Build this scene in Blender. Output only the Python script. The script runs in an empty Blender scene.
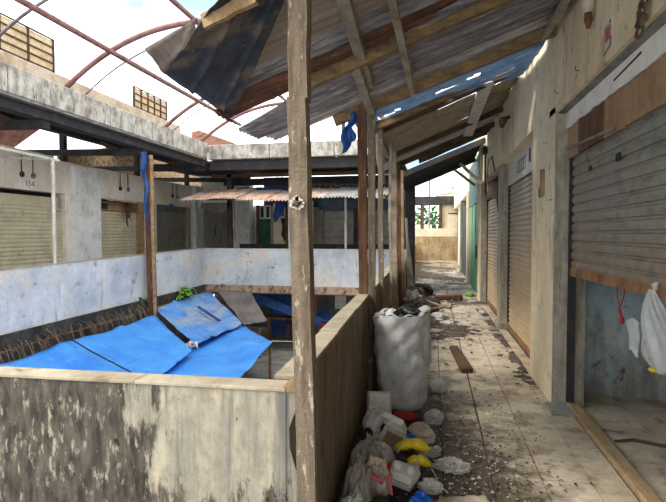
import bpy, bmesh, math, random
from mathutils import Vector, Matrix, noise, Euler

S = bpy.context.scene
COL = S.collection
R = math.radians

# ------------------------------------------------------------------ camera
cam_d = bpy.data.cameras.new('camera')
cam = bpy.data.objects.new('camera', cam_d); COL.objects.link(cam)
cam.location = (0, 0, 1.6)
cam.rotation_euler = (R(90 - 1.947), 0, R(11.3036))
cam_d.sensor_width = 36.0
cam_d.lens = 36.0 * 500.0 / 666.0
cam_d.clip_start = 0.02; cam_d.clip_end = 500
S.camera = cam

# ------------------------------------------------------------------ sky
W = bpy.data.worlds.new('overcast_sky'); S.world = W; W.use_nodes = True
wn, wl_ = W.node_tree.nodes, W.node_tree.links
wn.clear()
w_out = wn.new('ShaderNodeOutputWorld'); w_bg = wn.new('ShaderNodeBackground')
w_tc = wn.new('ShaderNodeTexCoord'); w_no = wn.new('ShaderNodeTexNoise'); w_rp = wn.new('ShaderNodeValToRGB')
w_mp = wn.new('ShaderNodeMapping'); w_mp.inputs['Scale'].default_value = (1, 1, 2.2)
w_mp.inputs['Location'].default_value = (0.35, 0.2, 0.1)
w_no.inputs['Scale'].default_value = 2.6; w_no.inputs['Detail'].default_value = 5
w_rp.color_ramp.elements[0].position = .42; w_rp.color_ramp.elements[0].color = (.20, .27, .335, 1)
w_rp.color_ramp.elements[1].position = .55; w_rp.color_ramp.elements[1].color = (1, 1, 1, 1)
wl_.new(w_tc.outputs['Generated'], w_mp.inputs['Vector']); wl_.new(w_mp.outputs[0], w_no.inputs['Vector'])
wl_.new(w_no.outputs['Fac'], w_rp.inputs['Fac']); wl_.new(w_rp.outputs[0], w_bg.inputs['Color'])
w_bg.inputs['Strength'].default_value = 2.3
wl_.new(w_bg.outputs[0], w_out.inputs['Surface'])

# ------------------------------------------------------------------ hazy sun
sun_d = bpy.data.lights.new('sun', 'SUN'); sun = bpy.data.objects.new('sun', sun_d); COL.objects.link(sun)
sun_d.energy = 2.2; sun_d.angle = R(14); sun_d.color = (1.0, .95, .86)
sun.rotation_euler = Vector((0.66, 0.34, -0.80)).to_track_quat('-Z', 'Y').to_euler()

vs = S.view_settings
vs.view_transform = 'Standard'; vs.look = 'None'; vs.gamma = 1.0; vs.use_curve_mapping = False
vs.exposure = 0.72

# ------------------------------------------------------------------ helpers
random.seed(7)
rnd = random.uniform
MESHLOC = {}

def wloc(o):
    return MESHLOC.get(o.name, Vector((0, 0, 0)))

def tag(o, label=None, cat=None, group=None, kind=None):
    if label: o['label'] = label
    if cat: o['category'] = cat
    if group: o['group'] = group
    if kind: o['kind'] = kind
    return o

def empty(name, loc=(0, 0, 0)):
    o = bpy.data.objects.new(name, None); COL.objects.link(o)
    o.location = loc; o.empty_display_size = .1
    MESHLOC[o.name] = Vector(loc)
    return o

def thing(name, label, cat, loc, group=None):
    return tag(empty(name, loc), label, cat, group)

def setting(name, loc=(0, 0, 0)):
    return tag(empty(name, loc), kind='structure')

class MB:
    def __init__(s): s.v = []; s.f = []
    def add(s, vs, fs):
        b = len(s.v); s.v += [tuple(x) for x in vs]; s.f += [tuple(b + i for i in f) for f in fs]; return s
    def hexa(s, p):   # 8 corner points: bottom 4 ccw, top 4 ccw
        return s.add(p, [(3, 2, 1, 0), (4, 5, 6, 7), (0, 1, 5, 4), (1, 2, 6, 5), (2, 3, 7, 6), (3, 0, 4, 7)])
    def box(s, x0, x1, y0, y1, z0, z1):
        return s.hexa([(x0, y0, z0), (x1, y0, z0), (x1, y1, z0), (x0, y1, z0), (x0, y0, z1), (x1, y0, z1), (x1, y1, z1), (x0, y1, z1)])
    def cbox(s, c, sz, rot=(0, 0, 0)):
        m = Euler(rot).to_matrix(); c = Vector(c); h = Vector(sz) / 2
        pts = [c + m @ Vector((a * h.x, b * h.y, d * h.z)) for d in (-1, 1) for a, b in ((-1, -1), (1, -1), (1, 1), (-1, 1))]
        return s.hexa(pts)
    def beam(s, p, q, w, h, up=(0, 0, 1), rough=0.0, n=1):
        p, q = Vector(p), Vector(q); d = (q - p).normalized(); u = Vector(up)
        sd = d.cross(u)
        if sd.length < 1e-4: sd = d.cross(Vector((1, 0, 0)))
        sd.normalize(); u = sd.cross(d).normalized()
        rings = []
        for i in range(n + 1):
            c = p.lerp(q, i / n)
            c = c + sd * rnd(-rough, rough) + u * rnd(-rough, rough) if 0 < i < n else c
            rings.append([c + sd * (a * w / 2 + rnd(-rough, rough) * .5) + u * (b * h / 2 + rnd(-rough, rough) * .5) for a, b in ((-1, -1), (1, -1), (1, 1), (-1, 1))])
        vs = [x for r in rings for x in r]; fs = [(3, 2, 1, 0)]
        for i in range(n):
            b = 4 * i
            for k in range(4):
                fs.append((b + k, b + (k + 1) % 4, b + 4 + (k + 1) % 4, b + 4 + k))
        b = 4 * n; fs.append((b, b + 1, b + 2, b + 3))
        return s.add(vs, fs)
    def tube(s, pts, r, seg=8, cap=True):
        pts = [Vector(p) for p in pts]; n = len(pts)
        rr = r if isinstance(r, (list, tuple)) else [r] * n
        t0 = (pts[1] - pts[0]).normalized()
        a = t0.cross(Vector((0, 0, 1)))
        if a.length < 1e-3: a = t0.cross(Vector((1, 0, 0)))
        a.normalize(); vs = []
        for i in range(n):
            t = (pts[min(i + 1, n - 1)] - pts[max(i - 1, 0)]).normalized()
            a = (a - t * a.dot(t)).normalized(); b = t.cross(a)
            for k in range(seg):
                an = 2 * math.pi * k / seg
                vs.append(pts[i] + (a * math.cos(an) + b * math.sin(an)) * rr[i])
        fs = []
        for i in range(n - 1):
            for k in range(seg):
                fs.append((i * seg + k, i * seg + (k + 1) % seg, (i + 1) * seg + (k + 1) % seg, (i + 1) * seg + k))
        if cap:
            fs.append(tuple(range(seg))[::-1]); fs.append(tuple((n - 1) * seg + k for k in range(seg)))
        return s.add(vs, fs)
    def grid(s, fn, nu, nv):
        vs = [fn(i / nu, j / nv) for i in range(nu + 1) for j in range(nv + 1)]
        fs = [(i * (nv + 1) + j, (i + 1) * (nv + 1) + j, (i + 1) * (nv + 1) + j + 1, i * (nv + 1) + j + 1) for i in range(nu) for j in range(nv)]
        return s.add(vs, fs)
    def slab(s, poly, off):   # polygon extruded by off
        n = len(poly); o = Vector(off); a = [Vector(p) for p in poly]; b = [p + o for p in a]
        return s.add(a + b, [tuple(range(n))[::-1], tuple(range(n, 2 * n))] + [(i, (i + 1) % n, n + (i + 1) % n, n + i) for i in range(n)])
    def quadsheet(s, a, b, c, d, nu, nv, warp=None, corr=0, amp=.009, axis='v', thick=0):
        a, b, c, d = map(Vector, (a, b, c, d))   # a-b along u at v=0 ; d-c along u at v=1
        nrm = (b - a).cross(d - a).normalized()
        def fn(u, v):
            p = a.lerp(b, u).lerp(d.lerp(c, u), v)
            o = 0
            if corr: o += amp * math.cos(2 * math.pi * corr * (v if axis == 'v' else u))
            if warp: o += warp(u, v)
            return p + nrm * o
        s.grid(fn, nu, nv)
        if thick:
            base = len(s.v) - (nu + 1) * (nv + 1)
            top = [Vector(x) + nrm * thick for x in s.v[base:]]
            k = len(s.v); s.v += [tuple(x) for x in top]
            def id_(i, j): return i * (nv + 1) + j
            s.f += [tuple(k + id_(*q) for q in ((i, j + 1), (i + 1, j + 1), (i + 1, j), (i, j))) for i in range(nu) for j in range(nv)]
            ring = [(i, 0) for i in range(nu)] + [(nu, j) for j in range(nv)] + [(i, nv) for i in range(nu, 0, -1)] + [(0, j) for j in range(nv, 0, -1)]
            m = len(ring)
            for q in range(m):
                i0, i1 = id_(*ring[q]), id_(*ring[(q + 1) % m])
                s.f.append((base + i1, base + i0, k + i0, k + i1))
        return s
    def build(s, name, mat, parent=None, smooth=False, bevel=0, recalc=True):
        if parent is not None: L = wloc(parent)
        else:
            xs = [v[0] for v in s.v]; ys = [v[1] for v in s.v]; zs = [v[2] for v in s.v]
            L = Vector(((min(xs) + max(xs)) / 2, (min(ys) + max(ys)) / 2, min(zs)))
        me = bpy.data.meshes.new(name)
        me.from_pydata([(Vector(v) - L)[:] for v in s.v], [], s.f)
        if recalc or bevel:
            bm = bmesh.new(); bm.from_mesh(me)
            if recalc: bmesh.ops.recalc_face_normals(bm, faces=bm.faces)
            if bevel: bmesh.ops.bevel(bm, geom=bm.edges[:], offset=bevel, segments=1, affect='EDGES')
            bm.to_mesh(me); bm.free()
        if smooth:
            for p in me.polygons: p.use_smooth = True
        me.materials.append(mat)
        o = bpy.data.objects.new(name, me); COL.objects.link(o)
        MESHLOC[o.name] = L
        if parent is not None: o.parent = parent
        else: o.location = L
        return o

# ------------------------------------------------------------------ materials
def nt(name):
    m = bpy.data.materials.new(name); m.use_nodes = True
    n = m.node_tree.nodes; l = m.node_tree.links
    return m, n, l, n['Principled BSDF']

def pos_node(n, l, scale=(1, 1, 1), local=False):
    mp = n.new('ShaderNodeMapping'); mp.inputs['Scale'].default_value = scale
    if local:
        tc = n.new('ShaderNodeTexCoord'); l.new(tc.outputs['Object'], mp.inputs['Vector'])
    else:
        g = n.new('ShaderNodeNewGeometry'); l.new(g.outputs['Position'], mp.inputs['Vector'])
    return mp.outputs[0]

def noise_fac(n, l, vec, scale, detail=6, rough=.6, lo=.35, hi=.65, dist=0):
    t = n.new('ShaderNodeTexNoise'); t.inputs['Scale'].default_value = scale; t.inputs['Detail'].default_value = detail
    t.inputs['Roughness'].default_value = rough; t.inputs['Distortion'].default_value = dist
    l.new(vec, t.inputs['Vector'])
    mr = n.new('ShaderNodeMapRange'); mr.inputs['From Min'].default_value = lo; mr.inputs['From Max'].default_value = hi
    l.new(t.outputs['Fac'], mr.inputs['Value'])
    return mr.outputs[0]

def mixc(n, l, fac, a, b):
    m = n.new('ShaderNodeMix'); m.data_type = 'RGBA'
    if hasattr(fac, 'name'): l.new(fac, m.inputs['Factor'])
    else: m.inputs['Factor'].default_value = fac
    for sock, v in ((m.inputs[6], a), (m.inputs[7], b)):
        if hasattr(v, 'name'): l.new(v, sock)
        else: sock.default_value = (*v, 1)
    return m.outputs[2]

def srgb(r, g, b):
    def c(x):
        x /= 255.0
        return x / 12.92 if x <= .04045 else ((x + .055) / 1.055) ** 2.4
    return (c(r), c(g), c(b))

def stained(name, layers, rough=.85, bump=.25, bscale=60, metal=0, local=False, spec=.3, grad=None, grain=(14, .34)):
    """layers: first an rgb, then (rgb, noise scale, (sx,sy,sz), lo, hi[, detail]) painted over each other"""
    m, n, l, b = nt(name)
    col = layers[0]
    if isinstance(col, tuple):
        rgb = n.new('ShaderNodeRGB'); rgb.outputs[0].default_value = (*col, 1); col = rgb.outputs[0]
    for i, L in enumerate(layers[1:]):
        vec = pos_node(n, l, L[2], local)
        add = n.new('ShaderNodeVectorMath'); add.inputs[1].default_value = (i * 7.3, i * 3.1, i * 5.7); l.new(vec, add.inputs[0])
        fac = noise_fac(n, l, add.outputs[0], L[1], L[5] if len(L) > 5 else 6, .62, L[3], L[4])
        col = mixc(n, l, fac, col, L[0])
    if grad:  # (rgb, z0, z1, strength): damp stain rising from z0 and fading out at z1, broken by noise
        g = n.new('ShaderNodeNewGeometry'); sp = n.new('ShaderNodeSeparateXYZ'); l.new(g.outputs['Position'], sp.inputs[0])
        nf = noise_fac(n, l, pos_node(n, l, (5, 5, .8)), 1.4, 6, .6, .3, .7)
        ad = n.new('ShaderNodeMath'); ad.operation = 'MULTIPLY_ADD'; l.new(nf, ad.inputs[0]); ad.inputs[1].default_value = -(grad[2] - grad[1]) * .9; l.new(sp.outputs[2], ad.inputs[2])
        mr = n.new('ShaderNodeMapRange'); mr.inputs['From Min'].default_value = grad[1] - (grad[2] - grad[1]) * .35; mr.inputs['From Max'].default_value = grad[2] - (grad[2] - grad[1]) * .35
        mr.inputs['To Min'].default_value = grad[3]; mr.inputs['To Max'].default_value = 0
        l.new(ad.outputs[0], mr.inputs['Value'])
        col = mixc(n, l, mr.outputs[0], col, grad[0])
    if grain:
        gf = noise_fac(n, l, pos_node(n, l, (1, 1, .8), local), grain[0], 8, .75, .35, .70)
        hs_ = n.new('ShaderNodeHueSaturation'); hs_.inputs['Value'].default_value = 1 - grain[1]; hs_.inputs['Saturation'].default_value = .95; l.new(col, hs_.inputs['Color'])
        col = mixc(n, l, gf, col, hs_.outputs[0])
    l.new(col, b.inputs['Base Color'])
    b.inputs['Roughness'].default_value = rough; b.inputs['Metallic'].default_value = metal
    b.inputs['Specular IOR Level'].default_value = spec
    if bump:
        t = n.new('ShaderNodeTexNoise'); t.inputs['Scale'].default_value = bscale; t.inputs['Detail'].default_value = 5
        l.new(pos_node(n, l, (1, 1, 1), local), t.inputs['Vector'])
        bp = n.new('ShaderNodeBump'); bp.inputs['Strength'].default_value = bump; bp.inputs['Distance'].default_value = .01
        l.new(t.outputs['Fac'], bp.inputs['Height']); l.new(bp.outputs[0], b.inputs['Normal'])
    return m

def plain(name, c, rough=.6, metal=0, alpha=1, trans=0, spec=.4):
    m, n, l, b = nt(name)
    vec = pos_node(n, l)
    f = noise_fac(n, l, vec, 18, 4, .6, .3, .75)
    l.new(mixc(n, l, f, tuple(x * .78 for x in c), c), b.inputs['Base Color'])
    b.inputs['Roughness'].default_value = rough; b.inputs['Metallic'].default_value = metal
    b.inputs['Alpha'].default_value = alpha; b.inputs['Transmission Weight'].default_value = trans
    b.inputs['Specular IOR Level'].default_value = spec
    return m

V = (1, 1, 1); ST = (6, 6, .5)
M = {}
# near parapet: cream plaster under dark grey lichen that follows runs of water; dark patch is heaviest away from the corner
def near_parapet_mat():
    m, n, l, b = nt('lichen_plaster')
    g = n.new('ShaderNodeNewGeometry'); sp = n.new('ShaderNodeSeparateXYZ'); l.new(g.outputs['Position'], sp.inputs[0])
    base = mixc(n, l, noise_fac(n, l, pos_node(n, l, (4, 4, .7)), 2.2, 6, .6, .35, .68), srgb(194, 183, 158), srgb(148, 142, 130))
    base = mixc(n, l, noise_fac(n, l, pos_node(n, l, (14, 14, .8)), 1.2, 6, .65, .50, .66), base, srgb(112, 111, 108))
    base = mixc(n, l, noise_fac(n, l, pos_node(n, l, (1, 1, .7)), 20, 8, .75, .45, .75), base, srgb(128, 118, 98))
    # lichen: noise + dependence on distance along the wall and on height
    big = n.new('ShaderNodeTexNoise'); big.inputs['Scale'].default_value = 3.2; big.inputs['Detail'].default_value = 8; big.inputs['Roughness'].default_value = .68
    l.new(pos_node(n, l, (2.6, 1, .8)), big.inputs['Vector'])
    mr = n.new('ShaderNodeMapRange'); mr.inputs['From Min'].default_value = -1.35; mr.inputs['From Max'].default_value = -1.0
    mr.inputs['To Min'].default_value = .15; mr.inputs['To Max'].default_value = -.17; l.new(sp.outputs[0], mr.inputs['Value'])
    mz = n.new('ShaderNodeMapRange'); mz.inputs['From Min'].default_value = .50; mz.inputs['From Max'].default_value = .85
    mz.inputs['To Min'].default_value = .24; mz.inputs['To Max'].default_value = 0.0; l.new(sp.outputs[2], mz.inputs['Value'])
    a1 = n.new('ShaderNodeMath'); a1.operation = 'ADD'; l.new(big.outputs['Fac'], a1.inputs[0]); l.new(mr.outputs[0], a1.inputs[1])
    a2 = n.new('ShaderNodeMath'); a2.operation = 'ADD'; l.new(a1.outputs[0], a2.inputs[0]); l.new(mz.outputs[0], a2.inputs[1])
    st = n.new('ShaderNodeMapRange'); st.inputs['From Min'].default_value = .50; st.inputs['From Max'].default_value = .57; l.new(a2.outputs[0], st.inputs['Value'])
    dark = mixc(n, l, noise_fac(n, l, pos_node(n, l, (3, 3, 1)), 9, 6, .6, .35, .7), srgb(54, 51, 46), srgb(104, 97, 86))
    dark = mixc(n, l, noise_fac(n, l, pos_node(n, l, (5, 5, 1.5)), 6, 8, .75, .55, .62), dark, srgb(160, 150, 130))
    col = mixc(n, l, st.outputs[0], base, dark)
    # brown pock marks
    col = mixc(n, l, noise_fac(n, l, pos_node(n, l, (1, 1, .6)), 26, 3, .5, .70, .74), col, srgb(60, 46, 34))
    # top face stays pale
    l.new(col, b.inputs['Base Color']); b.inputs['Roughness'].default_value = .9; b.inputs['Specular IOR Level'].default_value = .2
    bp = n.new('ShaderNodeBump'); bp.inputs['Strength'].default_value = .35; bp.inputs['Distance'].default_value = .008
    l.new(big.outputs['Fac'], bp.inputs['Height']); l.new(bp.outputs[0], b.inputs['Normal'])
    return m
M['near_parapet'] = near_parapet_mat()
M['coping'] = stained('coping', [srgb(180, 168, 144), (srgb(142, 126, 102), 3, V, .45, .7), (srgb(120, 84, 52), 5, V, .62, .72)], bump=.3)
M['inner_parapet'] = stained('inner_parapet', [srgb(150, 128, 102), (srgb(120, 100, 78), 1.6, (2, 2, .8), .4, .65), (srgb(92, 74, 58), 5, (1.5, 1.5, .6), .56, .74)], bump=.2)
M['blue_white'] = stained('whitewash', [srgb(206, 209, 213), (srgb(172, 177, 184), 1.6, (1, 1, 1), .40, .64), (srgb(208, 200, 186), 1.3, (1.3, 1.3, 1), .50, .66), (srgb(140, 122, 112), 2.2, (6, 6, .45), .60, .76), (srgb(112, 112, 112), 5, (1, 1, 1), .60, .74), (srgb(92, 76, 64), 9, (3, 3, .6), .68, .74)], bump=.2, grain=(14, .18))
M['moss_edge'] = stained('moss_edge', [srgb(70, 66, 58), (srgb(38, 36, 32), 4, V, .4, .6), (srgb(96, 100, 66), 7, V, .62, .72)], bump=.5)
M['rust_edge'] = stained('rust_edge', [srgb(176, 152, 128), (srgb(120, 72, 52), 4, (2, 2, 1), .48, .62), (srgb(70, 52, 44), 9, V, .6, .7)], bump=.4)
M['cream_wall'] = stained('cream_plaster', [srgb(242, 224, 188), (srgb(224, 200, 160), 1.0, (1, 1, .8), .45, .68), (srgb(188, 156, 116), 2.2, (3, 3, .6), .58, .74), (srgb(178, 176, 166), 1.6, (2.2, 2.2, .8), .58, .72), (srgb(150, 122, 92), 7, (1.5, 1.5, .7), .62, .70), (srgb(96, 76, 56), 17, (1, 1, .6), .69, .74)], bump=.3, bscale=30, grain=(14, .2))
M['grey_face'] = stained('weathered_pillar', [srgb(184, 176, 158), (srgb(146, 138, 120), 3, (5, 5, .7), .42, .66), (srgb(104, 96, 82), 12, (2, 2, .6), .60, .72)], bump=.3)
M['concrete'] = stained('grey_concrete', [srgb(150, 146, 138), (srgb(104, 100, 94), 3, V, .4, .66), (srgb(80, 76, 70), 11, V, .58, .72)], bump=.3)
M['gutter'] = stained('gutter_concrete', [srgb(206, 200, 188), (srgb(140, 134, 122), 5, (1, 1, .6), .42, .62), (srgb(84, 78, 70), 10, (3, 3, .7), .56, .68)], bump=.4)
M['left_wall'] = stained('left_wall_plaster', [srgb(242, 234, 220), (srgb(220, 208, 192), 1.6, V, .4, .68), (srgb(176, 160, 144), 5, (3, 3, .6), .60, .75)], bump=.15, grain=(14, .2))
M['left_pillar'] = stained('left_pillar_paint', [srgb(236, 236, 236), (srgb(204, 200, 194), 3, V, .48, .7), (srgb(120, 114, 110), 14, (1, 1, .5), .65, .69)], bump=.15, grain=(14, .2))
M['dark_steel'] = stained('sooty_timber', [srgb(58, 56, 58), (srgb(84, 78, 72), 4, (1, 1, 1), .5, .7)], rough=.9, bump=.2)
M['dark_roof'] = stained('sooty_roof', [srgb(62, 60, 64), (srgb(92, 84, 76), 3, (1, 1, 1), .45, .7), (srgb(118, 80, 60), 4, V, .62, .72)], rough=.9, bump=.2)
M['brick_rough'] = stained('rough_brick', [srgb(176, 148, 110), (srgb(110, 86, 62), 9, V, .45, .6), (srgb(70, 54, 42), 18, V, .58, .66)], bump=.6, bscale=25)
M['wood_post'] = stained('grey_brown_wood', [srgb(138, 121, 100), (srgb(98, 83, 66), 6, (5, 5, .5), .4, .65), (srgb(190, 178, 156), 16, (2.5, 2.5, .8), .60, .68)], bump=.5, bscale=90)
M['wood_rust'] = stained('rust_brown_wood', [srgb(120, 84, 58), (srgb(84, 54, 38), 5, (4, 4, .6), .4, .62), (srgb(156, 126, 92), 9, (4, 4, .6), .60, .72)], bump=.5, bscale=80)
M['wood_pale'] = stained('pale_wood', [srgb(176, 146, 106), (srgb(142, 112, 78), 3, (3, 1, 3), .42, .66), (srgb(96, 74, 52), 9, (3, 1, 3), .62, .74)], bump=.4, bscale=70)
M['wood_grey'] = stained('bleached_wood', [srgb(168, 156, 136), (srgb(126, 114, 96), 5, V, .42, .66)], bump=.4, bscale=70)
M['rafter'] = stained('rafter_wood', [srgb(148, 122, 84), (srgb(110, 90, 62), 4, (1, 5, 5), .42, .66), (srgb(74, 60, 44), 7, V, .60, .74)], bump=.4, bscale=60)
M['rafter_dark'] = stained('rafter_dark_wood', [srgb(98, 74, 54), (srgb(66, 50, 40), 4, V, .42, .66)], bump=.4, bscale=60)
M['board_tan'] = stained('header_board_tan', [srgb(182, 148, 112), (srgb(158, 124, 92), 3, (2, 2, .6), .45, .68), (srgb(104, 80, 58), 11, (5, 5, .8), .66, .74)], bump=.3)
M['board_brown'] = stained('header_board_brown', [srgb(126, 94, 70), (srgb(100, 72, 54), 4, (2, 2, .6), .42, .66)], bump=.3)
M['roof_grey'] = stained('grey_zinc', [srgb(206, 202, 198), (srgb(156, 150, 146), 3, (.5, 4, 1), .42, .66), (srgb(160, 116, 86), 4, (.6, 4, 1), .60, .74), (srgb(100, 94, 92), 7, (.5, 6, 1), .58, .72)], rough=.7, bump=.2)
M['roof_brown'] = stained('brown_zinc', [srgb(164, 148, 132), (srgb(136, 120, 108), 2, (.5, 4, 1), .42, .66), (srgb(98, 84, 76), 7, (.5, 6, 1), .62, .76)], rough=.75, bump=.15)
M['roof_dark'] = stained('dark_zinc', [srgb(150, 146, 150), (srgb(104, 100, 106), 4, (.5, 5, 1), .42, .62), (srgb(206, 198, 190), 6, (.5, 7, 1), .56, .68), (srgb(146, 96, 70), 3, (.6, 4, 1), .60, .70), (srgb(64, 60, 64), 9, (.4, 8, 1), .60, .70)], rough=.75, bump=.25)
M['roof_rust'] = stained('rusty_zinc', [srgb(112, 74, 56), (srgb(80, 54, 44), 5, (.6, 5, 1), .42, .62), (srgb(160, 122, 88), 9, (1, 3, 1), .60, .68)], rough=.8, bump=.3)
M['roof_tan'] = stained('tan_fibre', [srgb(168, 154, 128), (srgb(138, 124, 102), 3, (1, 4, 1), .42, .66)], rough=.8, bump=.15)
M['hang_sheet'] = stained('dark_blue_zinc', [srgb(66, 72, 84), (srgb(46, 50, 60), 3, V, .42, .6), (srgb(122, 106, 92), 2.4, V, .54, .64), (srgb(150, 136, 108), 9, V, .64, .70)], rough=.6, bump=.3)
M['hang_flap'] = stained('flap_zinc', [srgb(122, 108, 98), (srgb(84, 72, 68), 4, V, .42, .62)], rough=.7, bump=.2)
M['awning'] = stained('rust_awning', [srgb(232, 200, 176), (srgb(196, 140, 112), 2.4, (3, 1, 1), .45, .62), (srgb(214, 216, 216), 1.2, V, .52, .64), (srgb(110, 82, 70), 7, V, .62, .72)], rough=.6, bump=.2)
M['shutter'] = stained('shutter_galvanised', [srgb(152, 148, 136), (srgb(164, 150, 122), 1.6, (1, 1, 1), .48, .68), (srgb(110, 112, 110), 5, (1, 1, 3), .52, .7), (srgb(120, 84, 54), 4, (2, 2, 1), .64, .76)], rough=.55, bump=.12, grad=(srgb(158, 120, 82), 1.0, 1.7, .5))
M['shutter_bar'] = stained('shutter_rust_bar', [srgb(168, 124, 82), (srgb(128, 88, 58), 4, V, .42, .64)], rough=.6, bump=.2)
M['shutter_warm'] = stained('shutter_cream', [srgb(180, 172, 158), (srgb(162, 150, 130), 2, V, .45, .7), (srgb(170, 118, 74), 5, (2, 2, 1), .64, .78)], rough=.55, bump=.1, grad=(srgb(222, 184, 132), 0.0, 1.9, .7))
M['shutter_left'] = stained('shutter_olive', [srgb(208, 200, 170), (srgb(184, 176, 150), 3, V, .42, .68), (srgb(156, 124, 86), 6, V, .62, .76)], rough=.6, bump=.1, grain=(14, .2))
M['shutter_grey'] = stained('shutter_dull', [srgb(156, 152, 142), (srgb(134, 130, 122), 3, V, .42, .68)], rough=.6, bump=.1, grain=(14, .2))
M['red_pipe'] = stained('red_oxide_pipe', [srgb(148, 106, 100), (srgb(116, 78, 72), 6, V, .45, .65)], rough=.6, bump=.1)
M['grey_pipe'] = stained('grey_pipe', [srgb(128, 120, 122), (srgb(104, 92, 92), 6, V, .45, .65)], rough=.6, bump=.1)
M['white_paint'] = stained('white_paint', [srgb(214, 208, 196), (srgb(176, 164, 146), 4, (3, 3, .7), .48, .7), (srgb(110, 92, 76), 9, (3, 3, .6), .66, .74)], bump=.15)
M['blue_room'] = stained('blue_room_wall', [srgb(186, 208, 216), (srgb(204, 196, 178), 1.8, V, .48, .66), (srgb(120, 142, 156), 2.4, (2, 2, .8), .52, .7), (srgb(84, 80, 76), 6, V, .63, .69)], bump=.15, grad=(srgb(128, 112, 94), -.1, .45, .8))
M['tarp'] = stained('blue_tarp', [srgb(74, 164, 248), (srgb(46, 138, 238), 1.5, (1, 1, 1), .42, .66), (srgb(140, 204, 252), 2.2, (1, 2, 1), .58, .76)], rough=.45, bump=.25, bscale=14, spec=.4)
M['tarp_faded'] = stained('faded_blue_tarp', [srgb(92, 156, 226), (srgb(176, 182, 190), 1.1, (1.4, .5, 1), .48, .66), (srgb(64, 124, 200), 3, V, .50, .7), (srgb(196, 182, 158), 2.2, (1, .6, 1), .58, .70)], rough=.5, bump=.25, bscale=14)
M['tarp_brown'] = stained('brown_faded_tarp', [srgb(132, 122, 116), (srgb(104, 96, 98), 2, V, .42, .66)], rough=.6, bump=.25, bscale=14)
M['blue_cloth'] = stained('blue_cloth', [srgb(70, 124, 200), (srgb(44, 88, 156), 5, V, .45, .65)], rough=.8, bump=.2)
def thin(m, k):   # light passes through thin cloth
    n, l = m.node_tree.nodes, m.node_tree.links; b = n['Principled BSDF']; out = n['Material Output']
    tr = n.new('ShaderNodeBsdfTranslucent'); mx = n.new('ShaderNodeMixShader'); mx.inputs[0].default_value = k
    l.new(b.inputs['Base Color'].links[0].from_socket, tr.inputs['Color'])
    l.new(b.outputs[0], mx.inputs[1]); l.new(tr.outputs[0], mx.inputs[2]); l.new(mx.outputs[0], out.inputs['Surface'])
thin(M['blue_cloth'], .35)
M['gap_tarp'] = stained('bleached_blue_tarp', [srgb(112, 142, 178), (srgb(74, 104, 146), 3, V, .42, .62), (srgb(150, 164, 180), 6, V, .58, .7)], rough=.8, bump=.2)
thin(M['gap_tarp'], .10)
M['blue_plastic'] = plain('blue_plastic', srgb(20, 92, 200), .35)
M['yellow_plastic'] = plain('yellow_plastic', srgb(214, 190, 26), .4)
M['red_plastic'] = plain('red_plastic', srgb(170, 36, 34), .45)
M['foam'] = stained('foam', [srgb(200, 194, 182), (srgb(168, 158, 140), 8, V, .5, .7)], rough=.7, bump=.1)
M['foam_brown'] = stained('foam_stained', [srgb(134, 104, 82), (srgb(108, 80, 62), 8, V, .45, .65)], rough=.7, bump=.2)
M['paper'] = stained('paper', [srgb(184, 168, 148), (srgb(150, 132, 112), 8, V, .5, .72)], rough=.9, bump=.1)
M['grey_bag'] = stained('grey_bag', [srgb(196, 186, 174), (srgb(156, 144, 130), 6, V, .45, .68)], rough=.35, bump=.15)
thin(M['grey_bag'], .3)
M['white_bag'] = stained('white_bag', [srgb(206, 204, 198), (srgb(172, 166, 156), 9, V, .5, .7)], rough=.4, bump=.1)
M['black_bag'] = plain('black_bag', srgb(34, 34, 38), .35)
M['pink'] = plain('pink_strip', srgb(178, 84, 106), .6)
M['dark_cloth'] = stained('dark_cloth', [srgb(74, 66, 58), (srgb(48, 42, 38), 12, V, .45, .6)], bump=.3)
M['sack'] = stained('woven_sack', [srgb(204, 202, 198), (srgb(176, 174, 170), 4, (1, 1, 1), .45, .68), (srgb(148, 138, 126), 9, V, .64, .76)], rough=.65, bump=.3, bscale=30)
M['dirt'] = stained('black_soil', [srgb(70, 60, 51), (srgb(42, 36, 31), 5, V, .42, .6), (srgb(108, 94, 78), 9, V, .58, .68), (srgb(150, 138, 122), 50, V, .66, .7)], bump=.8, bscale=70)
M['leaf_litter'] = stained('debris', [srgb(104, 90, 76), (srgb(66, 58, 50), 6, V, .42, .6), (srgb(168, 158, 142), 24, V, .58, .66)], bump=.8, bscale=60)
M['flake'] = stained('flakes', [srgb(186, 180, 170), (srgb(104, 96, 86), 23, V, .46, .54)], bump=.1)
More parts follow.
